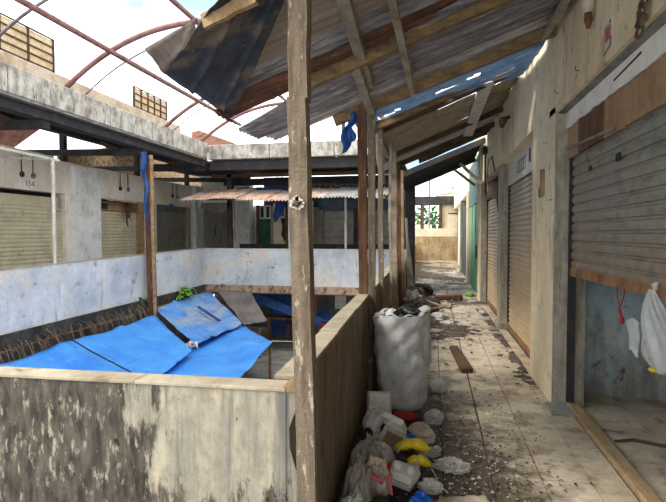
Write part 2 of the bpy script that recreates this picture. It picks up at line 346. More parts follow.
def tile_mat():
    m = stained('cream_tile', [srgb(214, 200, 176), (srgb(190, 170, 142), 2.2, V, .44, .66), (srgb(150, 132, 108), 4.5, V, .52, .68), (srgb(104, 90, 74), 1.1, (1, .8, 1), .58, .68, 9), (srgb(78, 66, 56), 26, V, .64, .70)], rough=.55, bump=.2)
    n, l = m.node_tree.nodes, m.node_tree.links; b = n['Principled BSDF']
    src = b.inputs['Base Color'].links[0].from_socket
    g = n.new('ShaderNodeNewGeometry'); sp = n.new('ShaderNodeSeparateXYZ'); l.new(g.outputs['Position'], sp.inputs[0])
    def mad(x, k, c):
        q = n.new('ShaderNodeMath'); q.operation = 'MULTIPLY_ADD'; l.new(x, q.inputs[0]); q.inputs[1].default_value = k
        if hasattr(c, 'name'): l.new(c, q.inputs[2])
        else: q.inputs[2].default_value = c
        return q.outputs[0]
    # trodden soil plus painted near-floor shade, spreading from the rubbish over the tiles, thinner away from it, broken by noise
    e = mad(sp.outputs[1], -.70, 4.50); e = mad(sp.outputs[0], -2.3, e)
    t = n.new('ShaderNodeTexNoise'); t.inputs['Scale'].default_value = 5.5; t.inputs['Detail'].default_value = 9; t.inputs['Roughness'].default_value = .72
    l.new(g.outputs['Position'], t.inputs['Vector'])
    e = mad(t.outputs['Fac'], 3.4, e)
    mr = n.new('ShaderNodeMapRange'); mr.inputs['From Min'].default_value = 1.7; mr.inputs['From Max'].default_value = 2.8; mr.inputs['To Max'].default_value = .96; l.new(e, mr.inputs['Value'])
    dirt = mixc(n, l, noise_fac(n, l, g.outputs['Position'], 13, 8, .7, .35, .7), srgb(50, 43, 36), srgb(98, 84, 69))  # soil browns, darkened further to carry the shade on this floor
    col = mixc(n, l, mr.outputs[0], src, dirt)  # dirt here is soil plus painted near-floor shade
    l.new(col, b.inputs['Base Color'])
    return m
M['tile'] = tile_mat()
M['grout'] = stained('dirty_grout', [srgb(112, 98, 80), (srgb(76, 66, 56), 4, V, .42, .66)], bump=.4)
M['far_floor'] = stained('damp_far_floor', [srgb(196, 182, 160), (srgb(140, 126, 108), 2, V, .42, .62), (srgb(74, 66, 58), 1.3, (1, .8, 1), .46, .60, 9), (srgb(50, 46, 42), 9, V, .58, .68)], rough=.6, bump=.4)
M['threshold'] = stained('threshold_wood', [srgb(186, 158, 118), (srgb(150, 122, 88), 4, (6, 1, 3), .42, .66), (srgb(88, 68, 50), 10, (5, 1, 3), .64, .74)], bump=.4, bscale=60)
M['green_door'] = stained('green_paint', [srgb(104, 160, 112), (srgb(84, 134, 94), 3, (3, 3, .7), .45, .66), (srgb(60, 84, 62), 12, (3, 3, .7), .62, .72)], rough=.6, bump=.15)
M['green_dark'] = stained('dark_green_paint', [srgb(34, 92, 70), (srgb(24, 66, 52), 3, V, .45, .66)], rough=.6, bump=.1)
M['dark_door'] = stained('dark_door', [srgb(52, 54, 58), (srgb(72, 70, 66), 4, V, .45, .66)], bump=.2)
M['end_wall'] = stained('end_wall', [srgb(186, 166, 128), (srgb(150, 122, 84), 1.6, (2, 2, 1), .42, .66), (srgb(112, 88, 58), 4, (4, 4, .7), .54, .72)], bump=.3)
M['pale_wall'] = stained('pale_wall', [srgb(232, 218, 190), (srgb(206, 190, 160), 2, V, .45, .7)], bump=.1)
M['rack_panel'] = stained('rack_mesh_panel', [srgb(214, 192, 156), (srgb(186, 162, 126), 5, V, .45, .65), (srgb(140, 120, 98), 10, V, .6, .72)], bump=.3)
M['terracotta'] = stained('terracotta', [srgb(150, 104, 86), (srgb(116, 80, 68), 5, V, .45, .65)], bump=.3)
M['tan_slab'] = stained('tan_slab', [srgb(206, 186, 162), (srgb(176, 152, 126), 3, V, .45, .66), (srgb(110, 88, 72), 9, V, .62, .74)], bump=.3)
M['root'] = plain('dry_root', srgb(142, 118, 100), .9)
M['fern'] = plain('fern_green', srgb(112, 164, 54), .6)
M['leaf'] = plain('leaf_green', srgb(110, 150, 62), .6)
M['leaf_dark'] = plain('leaf_dark', srgb(62, 104, 48), .6)
M['bark'] = plain('bark', srgb(98, 78, 60), .9)
M['wire'] = plain('black_wire', srgb(44, 40, 40), .6)
M['brass'] = stained('tarnished_metal', [srgb(112, 96, 70), (srgb(70, 60, 48), 20, V, .45, .65)], rough=.5, metal=.4, bump=.2)
M['string_red'] = plain('red_string', srgb(182, 40, 36), .7)
M['print_red'] = plain('red_print', srgb(190, 90, 80), .8)
M['print_grey'] = plain('grey_print', srgb(138, 138, 146), .8)
M['print_black'] = plain('black_print', srgb(36, 38, 44), .7)
M['ink_blue'] = plain('blue_ink', srgb(120, 124, 176), .8)
M['sticker'] = stained('sticker', [srgb(216, 204, 190), (srgb(190, 172, 152), 8, V, .5, .7)], bump=0)
M['torn_white'] = stained('torn_white_board', [srgb(246, 240, 228), (srgb(224, 214, 194), 3, V, .48, .68), (srgb(130, 112, 90), 12, V, .67, .72)], bump=.2, grain=(14, .15))
M['sign_white'] = stained('white_sign', [srgb(226, 222, 212), (srgb(204, 194, 174), 3, V, .48, .7)], bump=.1)
M['maroon'] = stained('maroon_paint', [srgb(132, 44, 56), (srgb(92, 32, 40), 4, V, .45, .66)], bump=.1)
M['blue_steel'] = stained('blue_steel', [srgb(44, 84, 148), (srgb(32, 58, 104), 4, V, .45, .66)], rough=.6, bump=.1)
M['lower_dark'] = stained('lower_wall', [srgb(112, 108, 104), (srgb(84, 80, 78), 2, V, .42, .66)], bump=.2)
M['grey_panel'] = stained('grey_panel', [srgb(136, 132, 124), (srgb(112, 108, 102), 2, (3, 3, .7), .45, .66)], bump=.1)
M['fascia_blue'] = stained('fascia', [srgb(96, 108, 130), (srgb(76, 86, 106), 2, V, .45, .66)], bump=.1)
def clear_mat(name, c, a):
    m = plain(name, c, .25, alpha=a, spec=.6); return m
M['clear_bag'] = clear_mat('clear_plastic', srgb(200, 196, 188), .4)
M['hang_bag'] = clear_mat('thin_white_plastic', srgb(242, 242, 240), .45)

def fbm(p, sc=1.0, oct_=4):
    return noise.fractal(Vector(p) * sc, 1.0, 2.0, oct_)

# =================================================================== SETTING
# ---- floors
fl = setting('floor', (0.3, 5, -0.25))
MB().box(-.95, 1.32, -1.5, 29.3, -.25, -.012).build('slab', M['grout'], fl)
MB().box(-6.6, -.95, -1.5, 1.78, -.25, 0).build('slab', M['grout'], fl)
TX = [-.54, -.23, .08, .40, .71, 1.02]
tile_meshes = []
for k in range(4):
    bm = bmesh.new()
    bmesh.ops.create_cube(bm, size=1.0)
    for v in bm.verts:
        v.co = Vector((v.co.x * .303, v.co.y * .303, v.co.z * .012))
        v.co.z += rnd(-.0012, .0012)
    bmesh.ops.bevel(bm, geom=[e for e in bm.edges if (e.verts[0].co.z + e.verts[1].co.z) > 0 and abs(e.verts[0].co.z - e.verts[1].co.z) < .006], offset=.003, segments=1, affect='EDGES')
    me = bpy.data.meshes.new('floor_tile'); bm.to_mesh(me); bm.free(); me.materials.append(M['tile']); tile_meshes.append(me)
def lay_tile(x, y, z, sx=1, par=None, base=(0, 0, 0)):
    o = bpy.data.objects.new('floor_tile', random.choice(tile_meshes)); COL.objects.link(o)
    o.parent = par; o.location = Vector((x, y, z)) - Vector(base); o.scale = (sx, 1, 1)
    o.rotation_euler = (rnd(-.004, .004), rnd(-.004, .004), rnd(-.004, .004))
for r in range(-7, 22):
    y = 4.82 + r * .3115
    for i in range(5):
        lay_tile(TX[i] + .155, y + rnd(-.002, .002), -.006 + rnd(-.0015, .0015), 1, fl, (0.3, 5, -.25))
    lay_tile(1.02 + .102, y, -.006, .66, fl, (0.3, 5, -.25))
m = MB()
for r in range(22, 78):
    y = 4.82 + r * .3115
    for i in range(6):
        if random.random() < .05: continue
        c = (TX[i] + .155, y, -.006 + rnd(-.002, .002)); w = .303 if i < 5 else .27
        m.cbox((c[0] if i < 5 else 1.16, c[1], c[2]), (w, .303, .012))
o = m.build('far_tiles', M['far_floor'], fl); o['kind'] = 'stuff'

# floor inside the open stall
fs = setting('floor_stall', (2.6, 3, -.2))
MB().box(1.36, 4.6, -.5, 5.4, -.2, -.04).build('slab', M['grout'], fs)
M['stall_tile'] = stained('stall_tile', [srgb(220, 204, 178), (srgb(178, 160, 136), 2.4, V, .42, .64), (srgb(116, 100, 84), 5, V, .58, .7)], rough=.6, bump=.2)
sme = bpy.data.meshes.new('floor_tile')
bm = bmesh.new(); bmesh.ops.create_cube(bm, size=1.0)
for v in bm.verts: v.co = Vector((v.co.x * .39, v.co.y * .39, v.co.z * .02))
bm.to_mesh(sme); bm.free(); sme.materials.append(M['stall_tile'])
for i in range(7):
    for j in range(10):
        o = bpy.data.objects.new('floor_tile', sme); COL.objects.link(o); o.parent = fs
        o.location = Vector((1.56 + i * .4, 1.62 + j * .4 + (.05 if i == 0 else 0), -.035 + rnd(-.003, .003))) - Vector((2.6, 3, -.2))
        o.rotation_euler = (rnd(-.01, .01), rnd(-.01, .01), 0)

# other storeys' floors
fl_l = setting('floor_left', (-7.4, 8, -.25))
MB().box(-8.6, -6.5, -1.5, 17.2, -.22, .02).build('slab', M['concrete'], fl_l)
m = MB().hexa([(-6.5, 1.8, -.26), (-6.38, 1.8, -.26), (-6.38, 13.5, -.08), (-6.5, 13.5, -.08), (-6.5, 1.8, .0), (-6.38, 1.8, .0), (-6.38, 13.5, .15), (-6.5, 13.5, .15)])
m.build('slab_edge', M['moss_edge'], fl_l)
MB().tube([(-6.345, 1.9, -.25), (-6.345, 13.3, -.07)], .014, 6).build('edge_rod', M['wood_rust'], fl_l)
fl_b = setting('floor_back', (-3.5, 15, -.1))
MB().box(-8.6, -.95, 13.52, 17.2, -.1, .1).build('slab', M['concrete'], fl_b)
MB().box(-6.4, -.6, 13.3, 13.52, -.05, .15).build('slab_edge', M['rust_edge'], fl_b)
fc = setting('floor_courtyard', (-3.6, 8, -1.9))
MB().box(-12, 3, 1.9, 20, -2.0, -1.8).build('ground', M['concrete'], fc)
MB().box(-4.6, -.7, 9.5, 12.9, -1.8, -1.55).build('plinth', M['concrete'], fc)

# ---- parapets
pn = setting('wall_parapet_near', (-3.5, 1.9, 0))
m = MB()
def npf(u, v):  # front face of the near parapet, slightly uneven
    return None
prof = [(-6.5, 1.74), (-4, 1.77), (-2.2, 1.80), (-1.2, 1.835), (-.56, 1.855)]
for (xa, ya), (xb, yb) in zip(prof[:-1], prof[1:]):
    m.hexa([(xa, ya, 0), (xb, yb, 0), (xb, yb + .10, 0), (xa, ya + .10, 0), (xa, ya, .985), (xb, yb, .985), (xb, yb + .10, .985), (xa, ya + .10, .985)])
m.build('wall_body', M['near_parapet'], pn)
m = MB()
for (xa, ya), (xb, yb) in zip(prof[:-1], prof[1:]):
    m.hexa([(xa, ya - .006, .985), (xb, yb - .006, .985), (xb, yb + .11, .985), (xa, ya + .11, .985), (xa, ya - .004, 1.0), (xb, yb - .004, 1.0), (xb, yb + .105, 1.0), (xa, ya + .105, 1.0)])
m.build('coping', M['coping'], pn, bevel=.003)
# chipped corner lump beside the post
m = MB()
m.slab([(-.56, 1.86, .0), (-.505, 1.862, .0), (-.507, 1.862, .52), (-.515, 1.862, .66), (-.545, 1.862, .76), (-.548, 1.862, .84), (-.525, 1.862, .90), (-.51, 1.862, .985), (-.56, 1.86, .985)], (0, .09, 0))
m.build('broken_edge', M['near_parapet'], pn)
m = MB().slab([(-.57, 1.855, .985), (-.52, 1.855, .985), (-.47, 1.87, .975), (-.50, 1.96, .985), (-.57, 1.96, .985)], (0, 0, .02))
m.build('broken_coping', M['wood_pale'], pn)

pc = setting('wall_parapet_corridor', (-.65, 8, 0))
pp = [(-.545, 2.02), (-.57, 3.0), (-.60, 4.0), (-.63, 5.0), (-.66, 6.5), (-.70, 9.0), (-.78, 12.0), (-.84, 15.2)]
m = MB(); m2 = MB()
for (xa, ya), (xb, yb) in zip(pp[:-1], pp[1:]):
    m.hexa([(xa - .11, ya, -.25), (xa, ya, -.25), (xb, yb, -.25), (xb - .11, yb, -.25), (xa - .11, ya, .985), (xa, ya, .985), (xb, yb, .985), (xb - .11, yb, .985)])
    zt = 1.0 + rnd(-.006, .006)
    m2.hexa([(xa - .115, ya, .985), (xa + .004, ya, .985), (xb + .004, yb, .985), (xb - .115, yb, .985), (xa - .113, ya, zt), (xa + .002, ya, zt), (xb + .002, yb, zt), (xb - .113, yb, zt)])
m.build('wall_body', M['inner_parapet'], pc); m2.build('coping', M['coping'], pc)
pc2 = setting('wall_parapet_corridor_far', (-.95, 22, 0))
MB().box(-1.07, -.93, 17.2, 29.2, -.25, 1.0).build('wall_body', M['inner_parapet'], pc2)

pl = setting('wall_parapet_left', (-6.45, 8, 0))
MB().hexa([(-6.56, 1.8, -.03), (-6.44, 1.8, -.03), (-6.44, 13.42, .15), (-6.56, 13.42, .15), (-6.56, 1.8, .95), (-6.44, 1.8, .95), (-6.44, 13.42, 1.19), (-6.56, 13.42, 1.19)]).build('wall_body', M['blue_white'], pl)
MB().hexa([(-6.57, 1.8, .95), (-6.43, 1.8, .95), (-6.43, 13.42, 1.19), (-6.57, 13.42, 1.19), (-6.57, 1.8, .965), (-6.43, 1.8, .965), (-6.43, 13.42, 1.205), (-6.57, 13.42, 1.205)]).build('coping', M['coping'], pl)
pb = setting('wall_parapet_back', (-3.5, 13.4, .1))
MB().box(-6.44, -.70, 13.38, 13.5, .15, 1.17).build('wall_body', M['blue_white'], pb)
MB().box(-6.44, -.70, 13.37, 13.51, 1.17, 1.19).build('coping', M['white_paint'], pb)

# ---- right wall with its pillars
wr = setting('wall_right', (1.2, 5, 0))
def rbox(name, mat, *a, **k): return MB().box(*a).build(name, mat, wr, **k)
rbox('upper_wall', M['cream_wall'], 1.10, 1.30, -1.5, 5.2, 2.72, 4.05)
rbox('upper_wall', M['cream_wall'], 1.10, 1.30, 5.2, 12.3, 2.78, 4.25)
rbox('upper_wall', M['cream_wall'], 1.16, 1.36, 12.9, 29.3, 3.0, 4.3)
p1 = MB().box(1.10, 1.30, 4.97, 6.02, 0, 2.78).build('pillar', M['cream_wall'], wr)
MB().box(1.104, 1.30, 4.955, 4.97, 0, 2.72).build('pillar_face', M['grey_face'], p1)
p2 = MB().box(1.12, 1.30, 8.86, 9.22, 0, 2.80).build('pillar', M['grey_face'], wr)
MB().box(1.08, 1.26, 8.78, 9.2, 0, .10).build('pillar_foot', M['grey_face'], p2)
p3 = MB().box(1.08, 1.30, 12.3, 12.75, 0, 4.1).build('pillar', M['cream_wall'], wr)
MB().box(1.11, 1.30, 12.27, 12.3, 0, 3.0).build('pillar_face', M['grey_face'], p3)
rbox('pillar', M['grey_face'], 1.10, 1.30, 1.2, 1.62, 0, 2.72)
rbox('pillar', M['cream_wall'], 1.10, 1.34, 17.0, 17.4, 0, 3.0)
rbox('pillar', M['concrete'], 1.14, 1.40, 21.7, 22.4, 0, 3.0)
rbox('back_skin', M['cream_wall'], 1.36, 1.48, 5.45, 29.3, -.2, 4.0)
rbox('soffit_strip', M['concrete'], 1.13, 1.30, 1.62, 4.955, 2.705, 2.722)
# little kerb foot under the first pillar
rbox('pillar_foot', M['concrete'], 1.04, 1.26, 4.66, 4.96, -.01, .025, bevel=.008)

# stall room behind the first shutter
ws = setting('wall_stall', (2.8, 5.4, 0))
MB().box(1.302, 4.6, 5.40, 5.50, -.2, 3.0).build('side_wall', M['blue_room'], ws)
MB().box(4.5, 4.6, -.6, 5.40, -.2, 3.0).build('rear_wall', M['blue_room'], ws)
MB().box(1.302, 4.6, -.7, -.6, -.2, 3.0).build('side_wall', M['blue_room'], ws)
MB().box(1.302, 1.40, 5.02, 5.40, -.04, 2.7).build('door_jamb', M['grey_face'], ws)
ce = setting('ceiling_stall', (2.8, 3, 3))
MB().box(1.302, 4.6, -.7, 5.5, 3.0, 3.1).build('slab', M['concrete'], ce)

# ---- end of the corridor
we = setting('wall_end', (.3, 29.3, 0))
MB().box(-1.1, 1.62, 29.3, 29.5, -.2, 1.45).build('wall_body', M['end_wall'], we)
MB().box(-1.1, 1.62, 29.28, 29.52, 1.45, 1.92).build('white_band', M['pale_wall'], we)
MB().box(-1.1, 1.62, 29.25, 29.5, -.02, .07).build('skirting', M['pale_wall'], we)
MB().beam((-.62, 29.4, 1.92), (-.62, 29.4, 3.3), .3, .2).build('post', M['rafter_dark'], we)
MB().beam((.42, 29.4, 1.92), (.42, 29.4, 3.3), .24, .2).build('post', M['rafter_dark'], we)
MB().box(-1.4, 1.6, 29.2, 29.5, 3.25, 3.75).build('lintel', M['dark_steel'], we)
MB().box(.52, 1.62, 29.42, 29.5, 1.92, 3.3).build('wall_panel', M['pale_wall'], we)
MB().box(.85, 1.5, 29.40, 29.42, 2.74, 2.80).build('ledge', M['dark_steel'], we)
MB().box(1.36, 1.62, 28.6, 29.3, 0, 3.4).build('end_pillar', M['wood_rust'], we)
MB().box(1.40, 1.62, 22.4, 24.2, 0, 3.2).build('return_wall', M['grey_panel'], we)

# ---- left wing
wlf = setting('wall_left', (-8.4, 9, 0))
def lbox(name, mat, *a, par=None): return MB().box(*a).build(name, mat, par or wlf)
lbox('upper_wall', M['left_wall'], -8.6, -8.3, 1, 17.0, 2.52, 3.26)
for y0, y1, mt in ((10.12, 10.30, 'left_wall'), (13.05, 13.35, 'wood_pale'), (16.0, 16.2, 'grey_face'), (3.6, 4.0, 'left_wall'), (6.5, 6.9, 'left_wall')):
    lbox('jamb', M[mt], -8.6, -8.32, y0, y1, 0, 2.54)
lbox('pillar', M['left_pillar'], -8.6, -8.18, 10.30, 11.20, 0, 3.2)
lbox('pillar', M['left_wall'], -8.6, -8.16, 13.35, 13.75, 0, 3.2)
lbox('pillar', M['left_pillar'], -8.6, -8.16, 16.3, 16.85, 0, 3.3)
lbox('back_skin', M['dark_steel'], -8.8, -8.66, 1, 17.0, 0, 3.1)
lbox('gable', M['brick_rough'], -10.6, -10.45, 12.6, 22, 3.0, 4.0)
MB().slab([(-10.45, 13.2, 4.0), (-10.45, 22, 4.0), (-10.45, 22, 5.2), (-10.45, 15.8, 4.75)], (-.15, 0, 0)).build('gable', M['brick_rough'], wlf)
# lower storey of the left wing
lbox('lower_wall', M['lower_dark'], -8.2, -8.0, 1.8, 17, -1.8, -.22)

# left wing ceiling: gutter, dark beams, roof underside
cl = setting('ceiling_left', (-7, 8, 3.5))
def clb(name, mat, *a): return MB().box(*a).build(name, mat, cl)
# gutter as casts along its length, joints recessed
gy = [1.5, 4.0, 6.4, 8.8, 11.0, 13.1]
for a, b in zip(gy[:-1], gy[1:]):
    MB().box(-6.62, -6.18, a + .01, b - .01, 3.70, 4.12).build('gutter_section', M['gutter'], cl, bevel=.012)
clb('gutter_floor', M['concrete'], -6.60, -6.2, 1.5, 13.1, 3.66, 3.70)
clb('beam', M['dark_steel'], -6.55, -6.32, 1.5, 16.8, 3.50, 3.66)

clb('beam', M['dark_steel'], -7.6, -7.45, 1.5, 16.8, 3.66, 3.76)
for y in (4.2, 7.35, 10.25, 13.2, 16.2):
    MB().beam((-6.36, y, 3.44), (-10.6, y, 3.54), .14, .14).build('tie_beam', M['dark_steel'], cl)
    MB().beam((-8.45, y, 3.26), (-8.45, y, 4.1), .12, .12).build('king_post', M['dark_steel'], cl)
    MB().beam((-6.9, y, 3.45), (-8.45, y, 4.1), .08, .10).build('strut', M['rafter_dark'], cl)
y = 1.4
while y < 17:
    if not (13.4 < y < 14.2):
        a = MB().quadsheet((-6.45, y, 3.72), (-10.9, y, 4.62), (-10.9, y + .86, 4.62), (-6.45, y + .86, 3.72), 2, 34, corr=9, amp=.018, thick=.003)
        a.build('roof_sheet', M['dark_roof'], cl)
    if y < 11.6: MB().quadsheet((-10.85, y, 4.62), (-13.5, y, 3.1), (-13.5, y + .86, 3.1), (-10.85, y + .86, 4.62), 2, 34, corr=9, amp=.018, thick=.003).build('roof_sheet', M['terracotta'], cl)
    y += .84
# raised tan slab above the gutter, running along the roof
MB().box(-7.25, -7.0, 2, 13.1, 4.40, 4.63).build('roof_kerb', M['tan_slab'], cl)
MB().box(-7.25, -7.12, 2, 13.1, 3.95, 4.40).build('roof_riser', M['terracotta'], cl)

# ---- back wing
wb = setting('wall_back', (-4, 17, 0))
def bb(name, mat, *a, par=None): return MB().box(*a).build(name, mat, par or wb)
bb('upper_wall', M['left_wall'], -8.3, -6.9, 17.0, 17.2, 2.65, 3.7)
bb('jamb', M['left_wall'], -7.0, -6.65, 16.8, 17.2, .1, 3.6)
bb('pillar', M['left_pillar'], -6.62, -6.28, 16.55, 16.95, .1, 3.4)
bb('upper_wall', M['fascia_blue'], -5.9, -.7, 17.0, 17.2, 2.55, 3.6)
bb('infill_wall', M['left_wall'], -7.0, -3.6, 17.15, 17.25, .1, 2.6)
bb('infill_wall', M['grey_panel'], -3.6, -.7, 17.25, 17.35, .1, 2.6)
bb('jamb', M['grey_face'], -3.75, -3.6, 16.95, 17.2, .1, 2.6)
bb('pillar', M['dark_steel'], -6.1, -5.95, 14.2, 14.4, .1, 3.6)
bb('pillar', M['dark_steel'], -1.2, -1.0, 15.2, 15.4, .1, 3.4)
bb('counter', M['dark_steel'], -6.1, -1.0, 15.2, 15.5, .1, 1.28)
bb('lower_wall', M['lower_dark'], -8.0, 1, 17.4, 17.6, -1.8, -.1)
cb = setting('ceiling_back', (-3.5, 15, 3.5))
for a, b in ((-6.18, -4.4), (-4.38, -2.6), (-2.58, -1.15)):
    MB().box(a, b, 13.1, 13.45, 3.68, 4.08).build('gutter_section', M['gutter'], cb, bevel=.012)
MB().box(-6.2, -1.1, 13.25, 13.5, 3.40, 3.66).build('beam', M['dark_steel'], cb)
MB().box(-6.6, -1.0, 15.1, 15.25, 3.15, 3.35).build('beam', M['dark_steel'], cb)
MB().box(-6.6, -1.0, 14.2, 14.3, 3.3, 3.4).build('beam', M['rafter_dark'], cb)
x = -8.4
while x < -1.2:
    MB().quadsheet((x, 13.3, 3.62), (x, 17.4, 3.72), (x + .86, 17.4, 3.72), (x + .86, 13.3, 3.62), 2, 34, corr=9, amp=.016, thick=.003).build('roof_sheet', M['dark_roof'], cb)
    x += .84

# ---- corridor roof
cr = setting('ceiling', (0, 6, 3))
def zr(x): return 2.90 + .36 * (x + .6)
def roof_strip(y0, y1, xe0, xe1, mat, dz=.05, n=6, amp=.012, xr=1.10, sag=0.0, dz2=None, name='roof_sheet', y0r=None):
    """sheet from the eave (xe0 at y0, xe1 at y1) up to the wall; corrugations run up the slope"""
    dz2 = dz if dz2 is None else dz2
    a = (xe0, y0, zr(xe0) + dz); b = (xr, y0 if y0r is None else y0r, zr(xr) + dz); c = (xr, y1, zr(xr) + dz2); d = (xe1, y1, zr(xe1) + dz2)
    sd = rnd(0, 50)
    w = lambda u, v: .02 * fbm((u * 2 + sd, v * 1.5, 0), 1.2) - sag * math.sin(math.pi * u)
    return MB().quadsheet(a, b, c, d, 14, n * 8, warp=w, corr=n, amp=amp, thick=.0025).build(name, M[mat], cr, smooth=True)
roof_strip(-1.4, -.5, -1.1, -1.1, 'roof_grey', n=9)
roof_strip(-.55, .35, -1.1, -1.1, 'roof_brown', n=9)
roof_strip(.3, 1.2, -1.1, -1.1, 'roof_grey', n=9)
roof_strip(1.15, 2.05, -.9, -.9, 'roof_brown', n=9)
roof_strip(2.0, 2.75, -.9, -.95, 'roof_brown', n=8, amp=.004)
roof_strip(2.7, 3.30, -1.0, -1.40, 'roof_brown', dz=.055, n=6, amp=.003)
roof_strip(3.24, 3.62, -1.45, -1.62, 'roof_dark', dz=.045, n=4)
roof_strip(3.50, 3.88, -1.58, -1.66, 'roof_rust', dz=.02, n=4)
roof_strip(4.16, 4.64, -1.68, -1.66, 'roof_dark', dz=.0, n=6, y0r=3.25)
roof_strip(4.58, 5.06, -1.66, -1.62, 'roof_grey', dz=.05, n=5)
roof_strip(5.0, 5.34, -.42, -.40, 'roof_rust', dz=.035, n=3)
def beamc(name, p, q, w, h, mat, n=6, rough=.004, par=None): return MB().beam(p, q, w, h, rough=rough, n=n).build(name, M[mat], par or cr)
beamc('rafter', (-.95, 3.74, zr(-.95) - .02), (1.1, 3.72, zr(1.1) - .02), .06, .10, 'rafter')
beamc('rafter', (-.98, 4.98, zr(-.98) - .03), (1.1, 4.98, zr(1.1) - .03), .06, .10, 'rafter')
beamc('rafter', (-.6, 2.1, zr(-.6) - .02), (1.1, 2.1, zr(1.1) - .02), .06, .10, 'rafter_dark')
beamc('rafter', (-1.1, .4, zr(-1.1) - .02), (1.1, .4, zr(1.1) - .02), .06, .10, 'rafter_dark')
beamc('purlin', (-.20, 5.0, zr(-.2) - .07), (-.255, 2.6, zr(-.2) - .07), .05, .05, 'wood_grey')
beamc('purlin', (-.22, 3.75, zr(-.2) - .03), (-.18, 4.35, zr(-.2) - .06), .028, .03, 'wood_grey')
beamc('purlin', (.98, 4.95, zr(1.0) - .08), (1.0, 3.0, zr(1.0) - .08), .05, .05, 'wood_grey')
# broken plank over the posts
beamc('broken_plank', (-.545, 4.30, 2.905), (-.50, 2.2, 3.03), .075, .11, 'wood_grey')
beamc('broken_plank', (-.60, 5.02, 2.80), (-.585, 3.75, 2.86), .07, .05, 'wood_grey')
# slender edge purlin behind the hanging sheet


# second, steeper roof further along
def z3(x): return 2.90 + .40 * (x + .72)
def strip3(y0, y1, xe, mat, dz=.05, n=7, amp=.012, xr=1.10, name='roof_sheet'):
    sd = rnd(0, 50)
    w = lambda u, v: .02 * fbm((u * 2 + sd, v * 1.5, 0), 1.2)
    return MB().quadsheet((xe, y0, z3(xe) + dz), (xr, y0, z3(xr) + dz), (xr, y1, z3(xr) + dz), (xe, y1, z3(xe) + dz), 10, n * 8, warp=w, corr=n, amp=amp, thick=.0025).build(name, M[mat], cr, smooth=True)
strip3(6.35, 7.4, -.95, 'roof_tan', n=7, xr=.05)
strip3(6.95, 7.4, .03, 'roof_tan', n=4)
strip3(7.35, 8.3, -.95, 'roof_tan', n=7, dz=.06)
strip3(8.25, 9.2, -.95, 'roof_tan', n=7)
strip3(9.15, 10.1, -.95, 'roof_grey', n=7, dz=.06)
strip3(10.1, 11.0, -.3, 'dark_roof', n=7, dz=.05)
strip3(11.6, 12.6, -.9, 'dark_roof', n=7, dz=.05)
strip3(12.55, 13.6, -.9, 'dark_roof', n=7, dz=.06)
strip3(13.55, 14.4, -.95, 'dark_roof', n=7, dz=.05)
for y, mt, w in ((6.12, 'rafter', .10), (6.45, 'rafter_dark', .07), (8.55, 'rafter_dark', .07), (9.7, 'rafter_dark', .09), (11.3, 'dark_steel', .12), (14.0, 'dark_steel', .16)):
    beamc('rafter', (-.80, y, z3(-.80)), (1.1, y, z3(1.1)), .07, w, mt)
beamc('purlin', (-.72, 6.0, 2.90), (-.76, 10.1, 2.95), .08, .12, 'wood_grey')
beamc('purlin', (-.76, 10.1, 2.95), (-.80, 14.2, 3.0), .08, .12, 'dark_steel')
beamc('purlin', (.62, 6.3, z3(.62) - .02), (.62, 9.6, z3(.62) - .02), .16, .03, 'white_paint')
beamc('brace', (1.09, 11.9, 2.75), (.62, 12.2, 3.25), .06, .06, 'wood_grey')
beamc('brace', (1.1, 13.95, 2.9), (.55, 14.0, 3.35), .07, .07, 'wood_grey')
beamc('brace', (-.72, 7.2, 2.35), (-.70, 6.2, 2.82), .06, .08, 'white_paint')
# torn blue tarpaulin above the gap between the two roofs
def tarp_gap(u, v):
    x = -.90 + 1.97 * u; y = 5.15 + (1.25 + .75 * u) * v
    return (x, y, (zr(x) + .01) * (1 - v) + (z3(x) + .10) * v - .10 * math.sin(math.pi * v) * u + .03 * fbm((x * 2, y * 2, 3), 1.5))
gt = MB().grid(tarp_gap, 30, 20)
gt.f = [f for f in gt.f if fbm(Vector(gt.v[f[0]]) * 3.1, 1, 3) < .42]
tg = gt.build('torn_tarpaulin', M['gap_tarp'], smooth=True)
tag(tg, 'torn blue tarpaulin stretched over the gap between two corridor roofs', 'tarpaulin')
def rag(u, v):
    return (-.86 + .13 * u + .03 * math.sin(9 * v) - .05 * v, 4.93 + .06 * math.sin(u * 8 + v * 5), 2.80 - .42 * v * (1 - .35 * u))
tag(MB().grid(rag, 12, 12).build('tarpaulin_scrap', M['blue_cloth'], smooth=True), 'blue plastic scrap dangling beside the rusty double post under the roof', 'tarpaulin')

# ---- hanging folded roof sheet at the eave
hs = thing('folded_roof_sheet', 'dark blue-black metal roof sheet bent up over the eave, with a folded flap', 'metal sheet', (-1.5, 3.4, 2.5))
B1, B2, T2, T1 = (-1.55, 2.71, 2.535), (-1.575, 3.78, 2.52), (-.735, 2.49, 2.815), (-.97, 2.23, 2.73)
def hw(u, v):
    r = 0
    for c in (.33, .80): r += .022 * math.exp(-((v - c) / .03) ** 2)
    return -r + .018 * fbm((u * 2.2, v * 2.2, 1.7), 1.3)
MB().quadsheet(B1, T1, T2, B2, 16, 60, warp=hw, thick=.003).build('sheet', M['hang_sheet'], hs, smooth=True)
F1 = (-1.62, 2.62, 2.655); F2 = (-1.19, 2.41, 2.705)
MB().quadsheet(B1, F1, F2, (-1.24, 2.46, 2.64), 6, 8, warp=lambda u, v: .02 * fbm((u * 3, v * 3, 5), 1.4), thick=.003).build('flap', M['hang_flap'], hs, smooth=True)
MB().beam((-1.14, 2.38, 2.665), (-.85, 2.34, 2.75), .03, .07, rough=.004, n=5).build('batten', M['wood_pale'], hs)
